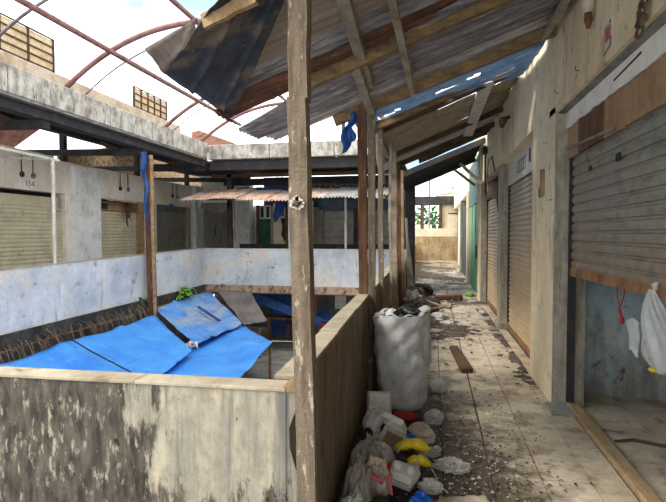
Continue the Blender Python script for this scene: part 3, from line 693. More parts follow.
MB().quadsheet((-1.575, 3.45, 2.515), (-1.58, 3.80, 2.51), (-1.54, 3.84, 2.47), (-1.55, 3.5, 2.475), 10, 3, warp=lambda u, v: .015 * math.cos(u * 30)).build('torn_edge', M['roof_rust'], hs)

# ---- posts along the corridor
def post(label, segs, w, h, mat, name='timber_post', extra=None, up=(0, 1, 0), rough=.003):
    t = thing(name, label, 'post', segs[0][0])
    for (p, q), mt in zip(segs, mat if isinstance(mat, (list, tuple)) else [mat] * len(segs)):
        MB().beam(p, q, w, h, up=up, rough=rough, n=10).build('post_length', M[mt], t)
    return t
cp = post('spliced square timber post standing at the corner of the two parapets', [((-.435, 1.80, 0), (-.492, 1.80, 2.10)), ((-.484, 1.80, 2.09), (-.488, 1.82, 3.0))], .07, .07, 'wood_post')
m = MB()
for k in range(11):
    a = 2 * math.pi * k / 11 + rnd(-.2, .2); r = rnd(.018, .028); d = Vector((math.cos(a), 0, math.sin(a))); pd = Vector((-d.z, 0, d.x))
    c = Vector((-.484, 1.757, 1.712))
    m.slab([c + d * .008 - pd * .006, c + d * .008 + pd * .006, c + d * r + pd * .008, c + d * (r + .006), c + d * r - pd * .008], (0, -.006, 0))
m.build('dried_rosette', M['sticker'], cp)
MB().tube([(-.484, 1.765, 1.712), (-.484, 1.745, 1.712)], .008).build('rosette_core', M['wood_rust'], cp)

t = thing('double_post', 'pair of upright timbers, rust-brown and grey, nailed side by side beside the corridor parapet', 'post', (-.6, 4.98, 0))
MB().beam((-.685, 5.0, .99), (-.70, 4.97, 2.86), .085, .06, up=(0, 1, 0), rough=.003, n=8).build('rust_timber', M['wood_rust'], t)
MB().beam((-.595, 5.0, 0), (-.605, 4.97, 2.86), .07, .06, up=(0, 1, 0), rough=.003, n=8).build('grey_timber', M['wood_post'], t)
MB().beam((-.56, 4.95, 0), (-.56, 4.95, 1.05), .03, .12, up=(0, 1, 0), rough=.003, n=4).build('packing_strip', M['rafter_dark'], t)
post('weathered thin post next after the double post along the corridor parapet', [((-.615, 6.15, 0), (-.64, 6.15, 2.9))], .06, .06, 'wood_post')
post('crooked pale branch used as a prop against the corridor parapet', [((-.60, 7.2, 0), (-.585, 7.2, 1.0)), ((-.585, 7.2, 1.0), (-.61, 7.18, 1.9)), ((-.61, 7.18, 1.9), (-.60, 7.2, 2.9))], .04, .04, 'wood_grey', name='branch_prop')
post('bleached broad plank post beyond the crooked branch prop', [((-.60, 8.0, 0), (-.62, 8.0, 2.95))], .09, .05, 'wood_grey', name='plank_post')
post('slim brown post standing between the bleached plank post and the cloth-hung column', [((-.62, 9.6, 0), (-.66, 9.6, 2.95))], .09, .07, 'wood_rust')
post('leaning pale stick behind the bleached plank post', [((-.60, 8.9, 0), (-.70, 8.9, 2.9))], .05, .05, 'wood_pale')
post('thick cream batten upright behind the slim brown post', [((-.64, 10.8, 0), (-.68, 10.8, 2.95))], .10, .06, 'wood_pale', name='batten_post')
dc = post('blackened thick square column at the meeting of corridor and back wing', [((-.62, 14.1, 0), (-.62, 14.1, 3.15))], .26, .26, 'dark_steel', name='column')
MB().beam((-.70, 7.2, 2.16), (-.69, 11.0, 2.16), .03, .03).build('rail', M['wood_pale'])
tag(bpy.data.objects['rail'], 'thin horizontal rail tied across the corridor posts', 'rail')
def drape(u, v):
    return (-.67 + .10 * math.sin(u * 6 + v * 2) * .4 + .18 * u * v, 12.6 + .35 * u + .05 * math.sin(v * 9), 2.0 - 1.85 * v)
tag(MB().grid(drape, 10, 16).build('hanging_sheet', M['grey_bag'], smooth=True), 'grey plastic sheet hanging down beside the blackened column', 'plastic sheet')

# =================================================================== SHUTTERS
def slat_mesh(y0, y1, z0, z1, xf, depth=.018, n=5):
    """one curved slat facing -x"""
    m = MB(); prof = []
    for i in range(n + 1):
        t = i / n
        prof.append((xf - depth * math.sin(math.pi * min(1, t / .82)) ** .6 if t < .82 else xf + .004, z0 + (z1 - z0) * t))
    prof = [(xf, z0), (xf - depth * .8, z0 + (z1 - z0) * .08), (xf - depth, z0 + (z1 - z0) * .40), (xf - depth * .8, z0 + (z1 - z0) * .74), (xf - .001, z0 + (z1 - z0) * .84), (xf - .001, z1)]
    k = len(prof)
    vs = [(x, y0, z) for x, z in prof] + [(x, y1, z) for x, z in prof]
    fs = [(i, i + 1, k + i + 1, k + i) for i in range(k - 1)]
    vs += [(xf + .006, y0, z0), (xf + .006, y0, z1), (xf + .006, y1, z0), (xf + .006, y1, z1)]
    b = 2 * k
    fs += [(b, b + 1, b + 3, b + 2), tuple(range(k)) + (b + 1, b), tuple(range(k, 2 * k)) + (b + 3, b + 2)]
    return m.add(vs, fs)

s1 = thing('roller_shutter', 'half-raised rusty roller shutter of the open stall with the hanging bag', 'shutter', (1.25, 3.3, 1.2))
SY0, SY1 = 1.66, 4.94
zz = 1.29; k = 0
while zz < 2.33:
    slat_mesh(SY0, SY1, zz, zz + .083, 1.262 + rnd(-.001, .001)).build('slat', M['shutter'], s1)
    zz += .083; k += 1
MB().hexa([(1.235, SY0, 1.262), (1.27, SY0, 1.262), (1.27, SY1, 1.215), (1.235, SY1, 1.215), (1.24, SY0, 1.312), (1.27, SY0, 1.312), (1.27, SY1, 1.295), (1.24, SY1, 1.295)]).build('bottom_bar', M['shutter_bar'], s1)
MB().box(1.225, 1.29, 4.92, 4.954, .04, 2.29).build('guide_rail', M['dark_steel'], s1)
MB().box(1.238, 1.245, 4.36, 4.42, 2.115, 2.15).build('slot', M['print_black'], s1)
MB().box(1.236, 1.245, 3.72, 3.80, 2.10, 2.155).build('slot', M['print_black'], s1)

# boards above the first shutter
hb = thing('header_boards', 'row of tan and brown plywood boards filling the head of the open stall', 'boards', (1.24, 3.3, 2.3))
yb = [4.95, 4.62, 4.30, 3.98, 3.60, 3.2, 2.7, 2.2, 1.63]
for i, (a, b) in enumerate(zip(yb[:-1], yb[1:])):
    MB().box(1.205 + rnd(0, .008), 1.235, b + .006, a - .006, 2.30 - rnd(0, .012), 2.60).build('board', M['board_brown' if i in (1, 2) else 'board_tan'], hb)
MB().beam((1.20, 4.95, 2.38), (1.195, 3.72, 2.315), .012, .02).build('loose_strip', M['wood_grey'], hb)
tw = []
yy = 4.95; lowr = []
while yy > 1.6:
    lowr.append((1.188, yy, 2.56 + .022 * fbm((yy * 3, 2, 0), 1.5) + (.0 if yy > 4 else -.005))); yy -= .07
poly = lowr + [(1.188, 1.64, 2.703), (1.188, 4.95, 2.703)]
tb = MB().slab(poly, (.012, 0, 0)).build('torn_board', M['torn_white'])
tag(tb, 'torn white painted board under the beam, above the tan plywood boards', 'board')
MB().beam((1.184, 3.7, 2.63), (1.184, 3.25, 2.66), .004, .012).build('tear', M['rafter_dark'], tb)

# threshold plank
th = MB().hexa([(1.235, 1.64, -.008), (1.345, 1.64, -.008), (1.335, 4.94, -.008), (1.225, 4.94, -.008), (1.24, 1.64, .038), (1.34, 1.64, .038), (1.33, 4.94, .038), (1.23, 4.94, .038)]).build('threshold_plank', M['threshold'], bevel=.006)
tag(th, 'long pale wooden threshold plank on the floor of the open stall entrance', 'plank')

def corr_shutter(label, axis, plane, a0, a1, z0, z1, mat, pitch=.075, name='roller_shutter', face=-1, bar='shutter_bar', bar_h=.07):
    """closed shutter; fine slats joined; axis 'y': lies in x=plane, spans y; axis 'x': lies in y=plane, spans x"""
    c = (a0 + a1) / 2
    t = thing(name, label, 'shutter', (plane, c, z0) if axis == 'y' else (c, plane, z0))
    n = max(2, int((z1 - z0 - bar_h) / pitch)); prof = []
    for i in range(n):
        zb = z0 + bar_h + (z1 - z0 - bar_h) * i / n; h = (z1 - z0 - bar_h) / n
        prof += [(0, zb), (.014, zb + .1 * h), (.018, zb + .42 * h), (.013, zb + .75 * h), (0, zb + .86 * h)]
    prof.append((0, z1)); k = len(prof); m = MB()
    if axis == 'y': vs = [(plane + face * d, a, z) for a in (a0, a1) for d, z in prof]
    else: vs = [(a, plane + face * d, z) for a in (a0, a1) for d, z in prof]
    m.add(vs, [(i, i + 1, k + i + 1, k + i) for i in range(k - 1)])
    o = m.build('slat_curtain', M[mat], t); o['kind'] = 'stuff'
    if axis == 'y': MB().box(plane - .025, plane + .02, a0, a1, z0, z0 + bar_h).build('bottom_bar', M[bar], t)
    else: MB().box(a0, a1, plane - .025, plane + .02, z0, z0 + bar_h).build('bottom_bar', M[bar], t)
    return t
s2 = corr_shutter('closed cream roller shutter under the white sign panel, rusty at the foot', 'y', 1.275, 6.02, 8.86, 0, 2.40, 'shutter_warm')
MB().box(1.24, 1.29, 8.80, 8.86, 0, 2.4).build('guide_rail', M['dark_steel'], s2)
s3 = corr_shutter('closed roller shutter below a loose brown panel, beside the green door', 'y', 1.275, 9.22, 12.27, 0, 2.36, 'shutter_warm')
MB().box(1.24, 1.29, 12.2, 12.27, 0, 2.4).build('guide_rail', M['dark_steel'], s3)
sp = MB().box(1.235, 1.25, 6.02, 8.855, 2.405, 2.78).build('sign_panel', M['sign_white'])
tag(sp, 'white painted sign panel with a faded grey print above a closed shutter', 'sign')
MB().box(1.231, 1.235, 7.25, 7.95, 2.50, 2.68).build('faded_print', M['print_grey'], sp)
for i in range(4):
    MB().box(1.229, 1.231, 7.30 + i * .16, 7.36 + i * .16, 2.53, 2.65).build('print_bar', M['sign_white'], sp)
MB().box(1.231, 1.235, 6.9, 7.0, 2.55, 2.72).build('print_mark', M['print_black'], sp)
lp = thing('crooked_board', 'loose brown board hanging crooked in the head of a shuttered stall', 'board', (1.2, 10.8, 2.3))
MB().box(1.27, 1.29, 9.22, 12.27, 2.365, 2.775).build('dark_recess', M['dark_door'], lp)
MB().cbox((1.21, 10.9, 2.52), (.02, 1.7, .34), (.10, 0, 0)).build('board', M['board_brown'], lp)
MB().cbox((1.22, 11.6, 2.66), (.012, .9, .2), (.05, 0, 0)).build('pale_sheet', M['sign_white'], lp)
MB().beam((1.2, 10.0, 2.25), (1.2, 9.8, 2.02), .03, .05).build('splinter', M['rafter_dark'], lp)

# doors past the last shutter
d1 = setting('door_1', (1.2, 15, 0))
MB().box(1.17, 1.24, 13.3, 16.9, 0, 2.45).build('leaf', M['green_door'], d1)
MB().box(1.15, 1.24, 13.0, 16.95, 2.45, 3.7).build('upper_panel', M['green_dark'], d1)
for y in (13.3, 14.5, 15.7): MB().box(1.155, 1.17, y, y + .09, 0, 2.45).build('stile', M['green_door'], d1)
MB().box(1.15, 1.17, 14.1, 14.2, .95, 1.3).build('handle', M['dark_door'], d1)
d2 = setting('door_2', (1.3, 19.5, 0))
MB().box(1.20, 1.30, 17.5, 21.6, 0, 2.6).build('leaf', M['dark_door'], d2)
MB().box(1.19, 1.20, 17.6, 17.8, 0, 2.6).build('stile', M['grey_panel'], d2)

# left wing shutters
for y0, y1, lab, mt in ((6.9, 10.12, 'olive roller shutter behind the white awning pole in the left wing', 'shutter_left'),
                        (11.2, 13.05, 'olive roller shutter with a hanging brown rag in the left wing', 'shutter_left'),
                        (13.75, 16.0, 'dull grey roller shutter past the rag-tied courtyard post in the left wing', 'shutter_grey')):
    corr_shutter(lab, 'y', -8.42, y0, y1, 0.02, 2.20 if y0 < 13 else 2.3, mt, pitch=.085, face=1)

def lthing(name, label, cat, mat, *a):
    return tag(MB().box(*a).build(name, M[mat]), label, cat)
lthing('transom_board', 'folded shutter head panel above the white-pole shutter in the left wing', 'board', 'shutter_left', -8.46, -8.40, 7.8, 10.0, 2.2, 2.42)
o = lthing('holed_board', 'brown board with a dark hole above the rag-hung left wing shutter', 'board', 'board_tan', -8.46, -8.40, 11.22, 12.6, 2.22, 2.46)
MB().box(-8.40, -8.39, 11.45, 11.75, 2.25, 2.40).build('hole', M['print_black'], o)
lthing('head_board', 'grey board closing the head of the dull grey left wing shutter', 'board', 'grey_panel', -8.46, -8.38, 13.76, 15.98, 2.3, 2.52)
def raggy(x, y, z, w, h, mat, name, label, seed):
    def fn(u, v):
        return (x + .05 * math.sin(u * 7 + seed) + .03 * v, y + w * (u - .5) * (1 - .5 * v), z - h * v * (.8 + .2 * math.sin(u * 5 + seed)))
    return tag(MB().grid(fn, 8, 10).build(name, M[mat], smooth=True), label, 'cloth')
raggy(-8.3, 12.45, 2.50, .22, .75, 'wood_rust', 'hanging_rag', 'brown rag hanging in front of the left wing shutter', 1)
raggy(-8.25, 7.75, 2.16, .28, .42, 'wood_rust', 'hanging_rag', 'rust-brown rag at the edge of the white-pole shutter', 2)
raggy(-8.15, 14.6, 2.55, .22, .22, 'blue_cloth', 'cloth_scrap', 'small blue scrap hooked over the dull grey shutter', 3)
# canopy-like torn flap over the second shutter
tag(MB().quadsheet((-8.3, 11.2, 2.52), (-8.3, 12.7, 2.50), (-8.02, 12.75, 2.44), (-8.05, 11.3, 2.46), 10, 5, warp=lambda u, v: .03 * fbm((u * 4, v * 3, 0), 1.3), thick=.004).build('ledge_flap', M['white_paint']), 'torn whitish ledge flap over the rag-hung left wing shutter', 'flap')
# white awning frame
af = thing('awning_frame', 'white painted pipe frame standing on the left parapet coping', 'frame', (-6.5, 7.6, 1.0))
MB().tube([(-6.5, 7.63, 1.08), (-6.53, 7.66, 2.9)], .03, 8).build('pole', M['white_paint'], af)
MB().tube([(-6.5, 5.0, 2.93), (-6.53, 7.8, 2.9)], .028, 8).build('top_rail', M['white_paint'], af)
MB().tube([(-6.7, 5.0, 3.02), (-6.72, 7.9, 2.97)], .028, 8).build('top_rail', M['wood_grey'], af)
MB().tube([(-6.53, 7.66, 2.9), (-8.3, 7.9, 3.05)], .02, 6).build('stay', M['white_paint'], af)
# lamp sockets on wires
for i, y in enumerate((8.85, 9.15, 12.15, 12.5, 14.9, 15.2)):
    t = thing('lamp_socket', ['dark lamp socket on a wire above the white-pole shutter', 'pale lamp socket on a wire beside a dark one, above the white-pole shutter', 'dark lamp socket on a wire above the rag-hung shutter', 'pale lamp socket on a wire above the rag-hung shutter', 'dark lamp socket on a wire above the dull grey shutter', 'pale lamp socket on a wire above the dull grey shutter'][i], 'lamp socket', (-8.27, y, 2.8))
    MB().tube([(-8.28, y, 3.24), (-8.28, y, 2.86)], .010, 6).build('wire', M['wire'], t)
    MB().tube([(-8.27, y, 2.88), (-8.27, y, 2.85), (-8.27, y, 2.80), (-8.27, y, 2.77)], [.018, .045, .045, .02], 10).build('socket', M['wire' if i % 2 == 0 else 'grey_pipe'], t)
cu = bpy.data.curves.new('number', 'FONT'); cu.body = '154'; cu.size = .17; cu.extrude = .002
no_ = bpy.data.objects.new('painted_number', cu); COL.objects.link(no_)
no_.location = (-8.295, 8.95, 2.60); no_.rotation_euler = (R(90), 0, R(90)); cu.materials.append(M['ink_blue'])
dg = bpy.context.evaluated_depsgraph_get(); me_ = bpy.data.meshes.new_from_object(no_.evaluated_get(dg))
bpy.data.objects.remove(no_); no_ = bpy.data.objects.new('painted_number', me_); COL.objects.link(no_)
no_.location = (-8.298, 8.95, 2.60); no_.rotation_euler = (R(90), 0, R(90)); no_.parent = wlf; no_.location -= Vector((-8.4, 9, 0))

# rag-tied courtyard post
rp = thing('courtyard_post', 'tall brown timber post with blue rag strips, rising from the tarps past the left parapet', 'post', (-6.3, 10.3, -1.8))
MB().beam((-6.25, 10.36, -1.8), (-6.28, 10.25, 3.36), .16, .14, up=(0, 1, 0), rough=.004, n=10).build('timber', M['wood_rust'], rp)
MB().beam((-6.16, 10.30, -1.8), (-6.19, 10.22, 3.36), .03, .10, up=(0, 1, 0), rough=.004, n=6).build('facing_strip', M['wood_pale'], rp)
def rs(u, v): return (-6.40 + .15 * u * (1 - .6 * v) + .02 * math.sin(v * 14) + .11 * v, 10.14 - .03 * math.sin(u * 6 + v * 8), 3.42 - 1.75 * v * (.55 + .45 * (1 - abs(u - .5))))
MB().grid(rs, 8, 20).build('rag', M['blue_cloth'], rp, smooth=True)

# =================================================================== COURTYARD
def arch(y, r, mat, label):
    t = thing('pipe_arch', label, 'pipe', (-6.25, y, 4.1), 'pipe arches over the courtyard')
    pts = []
    for i in range(25):
        x = -6.28 + 5.2 * i / 24; u = (x + 3.68) / 2.6
        pts.append((x, y, 4.15 + .93 * (1 - abs(u) ** 2.3)))
    MB().tube(pts, r, 8).build('arch', M[mat], t, smooth=True)
    MB().tube([(-1.08, y, 4.15), (-1.08, y, 2.8)], r, 8).build('leg', M[mat], t, smooth=True)
    return t
arch(6.05, .022, 'grey_pipe', 'thin grey pipe arch passing the yellow roof rack beside the open sky')
arch(7.72, .045, 'red_pipe', 'thick red-oxide pipe arch springing from the left gutter between the two roof racks')
arch(8.2, .014, 'grey_pipe', 'thin rod arch running close behind the thick red arch')
arch(11.0, .045, 'red_pipe', 'red-oxide pipe arch springing from the gutter below the small roof rack')
arch(11.4, .014, 'grey_pipe', 'thin rod arch close behind the red arch at the small roof rack')
arch(12.9, .045, 'red_pipe', 'red-oxide pipe arch over the far corner of the gutters')
tag(MB().tube([(-5.25, 2.0, 4.62), (-5.18, 13, 4.58)], .045, 8).build('pipe_purlin', M['red_pipe'], smooth=True), 'long straight red pipe laid across the arches near the left gutter', 'pipe')
tag(MB().tube([(-3.95, 2.0, 5.17), (-3.9, 13, 5.17)], .04, 8).build('pipe_purlin', M['red_pipe'], smooth=True), 'long straight red pipe laid along the crown of the arches', 'pipe')
tag(MB().tube([(-2.6, 2.0, 5.06), (-2.6, 13, 5.06)], .04, 8).build('pipe_purlin', M['red_pipe'], smooth=True), 'long straight red pipe laid across the arches on the corridor side', 'pipe')
tag(MB().tube([(-6.4, 13.0, 4.3), (-4.5, 11.5, 4.62), (-1.0, 9.0, 4.6)], .008, 5).build('cable', M['wire']), 'thin black cable strung across the courtyard below the arches', 'cable')

# ---- tarps
def tarp(name, label, a, b, c, d, mat, seed, sag=.12, nu=30, nv=30, ridges=(), hole=None):
    def w(u, v):
        o = -sag * math.sin(math.pi * u) * math.sin(math.pi * v) + .035 * fbm((u * 3 + seed, v * 3, seed), 1.2)
        for rv in ridges: o += .05 * math.exp(-((v - rv) / .03) ** 2)
        o += .010 * math.sin((u * 2 + v * 14 + seed)) + .014 * fbm((u * 3 + seed, v * 15, seed), 1, 3) + .02 * abs(noise.noise(Vector((u * 5 + seed, v * 5, 1))))
        return o
    m = MB().quadsheet(a, b, c, d, nu, nv, warp=w, thick=.004)
    return m
t = thing('tarpaulin', 'large bright blue tarpaulin slung from the left slab edge behind the near parapet', 'tarpaulin', (-5.2, 8, -.6))
tarp('', '', (-6.28, 5.7, -.36), (-4.05, 5.9, -.66), (-4.42, 8.62, -.60), (-6.22, 10.32, -.26), 'tarp', 1, ridges=(.38, .72)).build('sheet', M['tarp'], t, smooth=True)
MB().tube([(-6.3, 7.55, -.14), (-5.6, 7.35, -.36), (-4.6, 6.9, -.52), (-4.1, 6.6, -.58)], .012, 6).build('guy_rope', M['wire'], t)
t = thing('tarpaulin', 'faded blue and grey tarpaulin with a dark slit, gathered by a white knot', 'tarpaulin', (-5.4, 11.3, -.5))
tarp('', '', (-6.3, 10.5, -.12), (-4.60, 9.10, -.60), (-4.55, 11.45, -.60), (-6.28, 13.25, -.02), 'tarp_faded', 4, sag=.10, ridges=(.3,)).build('sheet', M['tarp_faded'], t, smooth=True)
MB().beam((-5.72, 11.5, -.21), (-4.95, 11.05, -.46), .07, .03).build('slit', M['blue_steel'], t)
m = MB()
for k in range(6): m.tube([(-4.66 + rnd(-.05, .05), 9.05 + rnd(-.05, .05), -.56), (-4.60 + rnd(-.12, .12), 9.0 + rnd(-.1, .1), -.56 + rnd(-.04, .05)), (-4.58 + rnd(-.15, .15), 8.95 + rnd(-.12, .12), -.62)], [.02, .035, .012], 6)
m.build('knot', M['white_paint'], t, smooth=True)
t = thing('tarpaulin', 'brown-grey sun-bleached tarpaulin slung in the far corner under the gutters', 'tarpaulin', (-5, 12.4, -.4))
tarp('', '', (-6.0, 13.2, .0), (-4.52, 11.5, -.62), (-4.12, 12.1, -.62), (-5.0, 13.28, -.06), 'tarp_brown', 6, sag=.05).build('sheet', M['tarp_brown'], t, smooth=True)
t = thing('tarpaulin', 'smooth bright blue tarpaulin with a pointed free corner over the courtyard floor', 'tarpaulin', (-4, 9, -.8))
tarp('', '', (-5.0, 7.6, -.72), (-3.05, 7.2, -.80), (-3.28, 9.98, -.66), (-4.85, 12.0, -.70), 'tarp', 9, sag=.04).build('sheet', M['tarp'], t, smooth=True)
for i, (x, y) in enumerate(((-3.32, 9.9), (-3.1, 7.3), (-4.5, 8.6), (-4.3, 12.0))):
    tag(MB().tube([(x, y, -1.8 if y < 9.5 or x < -4.6 else -1.55), (x, y, -.76)], .03, 6).build('tarp_pole', M['wood_rust']), ['thin pole under the pointed corner of the smooth tarpaulin', 'thin pole under the near edge of the smooth tarpaulin', 'thin pole under the lower corner of the large tarpaulin', 'thin pole under the brown-grey tarpaulin'][i], 'pole')
tag(MB().tube([(-3.3, 9.95, -.64), (-2.0, 11.5, -.95), (-.75, 12.8, -1.2)], .008, 5).build('guy_rope', M['white_paint']), 'pale guy rope running from the pointed tarpaulin corner', 'rope')
tag(MB().box(-3.4, -1.0, 9.0, 9.2, -1.55, -1.35).build('kerb_block', M['concrete'], bevel=.01), 'low concrete kerb block on the courtyard plinth', 'kerb')

# ---- dry roots and weeds hanging from the slab edge
def roots(y, n, L, k):
    m = MB(); zb = -.26 + .0155 * (y - 1.8)
    for i in range(n):
        yy = y + random.gauss(0, .15); z0 = zb + rnd(.0, .2); ln = L * rnd(.15, 1.15) ** 1.3; sw = random.gauss(0, .06); ph = rnd(0, 6)
        pts = []
        for s_ in range(6):
            u = s_ / 5
            pts.append((-6.355 + .14 * math.sin(u * 1.7) , yy + sw * u * u + .012 * math.sin(u * 7 + ph), z0 - ln * u))
        r = rnd(.0018, .0042)
        m.tube(pts, [r, r, r * .9, r * .8, r * .6, r * .3], 4)
    o = m.build('hanging_roots', M['root'])
    tag(o, 'tuft of dry brown roots hanging from the mossy slab edge', 'roots', 'dry root tufts along the left slab edge')
for i, y in enumerate((6.15, 6.55, 6.95, 7.3, 7.7, 8.15, 8.5, 8.95, 9.25, 9.6, 9.9, 10.1, 12.6, 12.95, 13.15)):
    roots(y, random.randint(7, 14), rnd(.4, .8), i)
def fern(x, y, z, s, n, label, mat='fern'):
    m = MB()
    for i in range(n):
        a = rnd(-1.4, 1.4); el = rnd(.3, 1.3); L = s * rnd(.7, 1.2)
        d = Vector((math.cos(a) * math.cos(el), math.sin(a) * math.cos(el), math.sin(el))); sd = d.cross(Vector((0, 0, 1))).normalized()
        pr = None
        for q in range(5):
            u = q / 4; c = Vector((x, y, z)) + d * L * u - Vector((0, 0, 1)) * L * .6 * u * u
            wd = s * .09 * math.sin(math.pi * min(.97, u * .9 + .1))
            cur = (c - sd * wd, c + sd * wd)
            if pr: m.add([pr[0], pr[1], cur[1], cur[0]], [(0, 1, 2, 3)])
            pr = cur
    return tag(m.build('wall_fern', M[mat], recalc=False), label, 'plant')
fern(-6.36, 11.9, .08, .45, 34, 'bright green fern growing from the slab edge above the faded tarpaulin')
fern(-6.3, 11.6, .0, .3, 14, 'smaller green fern just below the bright fern on the slab edge')
fern(-6.37, 10.0, .12, .25, 12, 'small dull weed growing beside the rag-tied post', 'leaf_dark')
fern(-5.9, 13.3, .12, .2, 14, 'little weed sprouting from the rusty slab edge below the back parapet', 'leaf_dark')
fern(-6.37, 7.3, .02, .14, 8, 'tiny weed on the mossy slab edge above the large tarpaulin', 'leaf_dark')

# ---- lower storey things under the back wing
def lo(name, label, cat, mat, m): return tag(m.build(name, M[mat]), label, cat)
lo('stair_stringer', 'dark blue steel stair stringer slanting down under the back wing', 'beam', 'blue_steel', MB().beam((-5.6, 14.0, -.12), (-2.9, 14.0, -1.02), .1, .26))
lo('stair_stringer', 'second blue stair stringer slanting down behind the front one', 'beam', 'blue_steel', MB().beam((-5.6, 15.0, -.12), (-2.9, 15.0, -1.02), .1, .26))
lo('steel_door', 'blue steel door leaf in the lower storey under the back wing', 'door', 'blue_steel', MB().box(-5.4, -4.4, 16.2, 16.28, -1.8, -.35))
lo('lit_panel', 'narrow pale green panel beside the blue steel door below', 'panel', 'pale_wall', MB().box(-4.25, -4.02, 16.2, 16.25, -1.1, -.45))
lo('lower_post', 'brown timber post under the back wing behind the tarpaulin corner', 'post', 'wood_rust', MB().beam((-3.45, 14.3, -1.8), (-3.45, 14.3, -.1), .18, .18, up=(0, 1, 0)))
lo('lower_post', 'maroon painted post under the back wing beside the corner post', 'post', 'maroon', MB().beam((-3.0, 13.8, -1.8), (-3.0, 13.8, -.9), .24, .2, up=(0, 1, 0)))
lo('lower_post', 'grey concrete post under the back wing seen past the corner post', 'post', 'concrete', MB().beam((-2.05, 14.5, -1.8), (-2.05, 14.5, -.1), .3, .3, up=(0, 1, 0)))
lo('lower_beam', 'dark concrete beam crossing under the back wing floor', 'beam', 'lower_dark', MB().box(-8, -.8, 16.0, 16.2, -.35, -.1))
for i, (x0, x1, z, l) in enumerate(((-5.0, -3.3, -.98, 'long upper plank'), (-4.6, -3.2, -1.28, 'shorter lower plank'))):
    yb_ = 14.6 + i * .7
    t = thing('plank_bench', l + ' bench under the back wing behind the tarpaulins', 'bench', (x0, yb_, -1.8))
    MB().box(x0, x1, yb_ - .2, yb_ + .2, z, z + .06).build('seat', M['wood_rust'], t)
    for x in (x0 + .1, x1 - .1): MB().box(x - .04, x + .04, yb_ - .1, yb_, -1.8, z).build('leg', M['wood_rust'], t)
lo('pale_poster', 'pale blue and white poster on the lower wall past the corner post', 'poster', 'sign_white', MB().box(-2.55, -1.55, 17.34, 17.39, -1.15, -.5))
MB().box(-2.2, -1.8, 17.32, 17.34, -1.05, -.65).build('print', M['ink_blue'], bpy.data.objects['pale_poster'])
lo('pale_poster', 'small pale notice on the lower wall close to the corner post', 'poster', 'sign_white', MB().box(-3.4, -3.0, 17.34, 17.39, -1.05, -.5))

# =================================================================== BACK WING THINGS
aw = thing('sheet_awning', 'long rusty and pinkish corrugated awning in front of the back wing', 'awning', (-4, 14, 2.6))
x = -6.8
while x < -1.75:
    a = rnd(-.02, .02); x1 = x + .83
    z0 = 2.62 + .03 * math.sin(x * 1.7)
    w = lambda u, v: .02 * fbm((x + u, v * 2, 0), 1.5)
    MB().quadsheet((x, 12.65, z0 - .10 + a), (x + .83, 12.65, z0 - .10 + a), (x + .83, 14.3, z0 + .30 + a), (x, 14.3, z0 + .30 + a), 72, 6, warp=w, corr=9, amp=.022, axis='u', thick=.004).build('sheet', M['awning' if x < -3.2 else 'roof_grey'], aw)
    x = x1 - .03
MB().beam((-7.0, 13.5, 2.60), (-.9, 13.5, 2.60), .06, .06).build('front_rail', M['rafter_dark'], aw)
MB().beam((-7.0, 14.2, 2.80), (-.9, 14.2, 2.80), .06, .06).build('rear_rail', M['rafter_dark'], aw)
for x, mt in ((-6.75, 'grey_pipe'), (-5.6, 'grey_pipe'), (-3.95, 'white_paint'), (-2.35, 'white_paint')):
    MB().tube([(x, 13.55, 1.15), (x, 13.5, 2.6)], .035, 8).build('pole', M[mt], aw)
bwg = [('door_3', None)]
d3 = setting('door_3', (-5.2, 16.6, .1))
MB().box(-5.68, -5.28, 15.9, 15.96, .1, 2.1).build('leaf', M['green_dark'], d3)
MB().box(-5.78, -5.68, 15.86, 16.0, .1, 2.55).build('frame', M['wood_rust'], d3)
MB().box(-5.28, -5.18, 15.86, 16.0, .1, 2.55).build('frame', M['wood_grey'], d3)
for x in (-5.59, -5.39): MB().box(x - .05, x + .05, 15.9, 15.94, 2.15, 2.5).build('transom_pane', M['dark_door'], d3)
MB().box(-5.68, -5.28, 15.92, 15.98, 2.1, 2.55).build('transom', M['left_wall'], d3)
tag(MB().box(-8.25, -7.2, 16.9, 16.98, .1, 2.6).build('door_panel', M['grey_panel']), 'tall grey sheet door in the corner where the two wings meet', 'door')
MB().box(-7.72, -7.69, 16.88, 16.9, 1.5, 1.9).build('hasp', M['dark_door'], bpy.data.objects['door_panel'])
tag(MB().slab([(-6.95, 14.2, 2.55), (-6.0, 14.2, 2.55), (-6.05, 14.2, 2.36), (-6.35, 14.2, 2.25), (-6.95, 14.2, 2.40)], (0, .03, 0)).build('pale_valance', M['tarp_brown']), 'pale sagging valance strip below the corner end of the awning', 'valance')
MB().quadsheet((-5.12, 15.7, .3), (-4.4, 15.7, .3), (-4.4, 15.7, 2.6), (-5.12, 15.7, 2.6), 4, 4, thick=.03).build('board_screen', M['pale_wall'])
tag(bpy.data.objects['board_screen'], 'pale board screen beside the dark green door', 'screen')
tag(MB().box(-4.25, -3.72, 15.4, 15.45, 1.3, 2.65).build('white_screen', M['pale_wall']), 'white slatted screen behind the hanging blue cloths', 'screen')
for i in range(3): MB().box(-4.22 + i * .17, -4.19 + i * .17, 15.38, 15.4, 1.3, 2.65).build('slat', M['wood_grey'], bpy.data.objects['white_screen'])
def cloth(x0, x1, y, z1, z0, mat, label, s):
    def fn(u, v):
        return (x0 + (x1 - x0) * u + .03 * math.sin(v * 5 + s), y + .04 * math.sin(u * 9 + s) + .02 * math.sin(v * 7), z1 - (z1 - z0) * v * (.85 + .15 * math.sin(u * 5 + s)))
    return tag(MB().grid(fn, 12, 12).build('hanging_cloth', M[mat], smooth=True), label, 'cloth')
cloth(-4.75, -4.40, 14.6, 2.65, 1.95, 'blue_steel', 'short dark blue cloth hanging under the awning', 1)
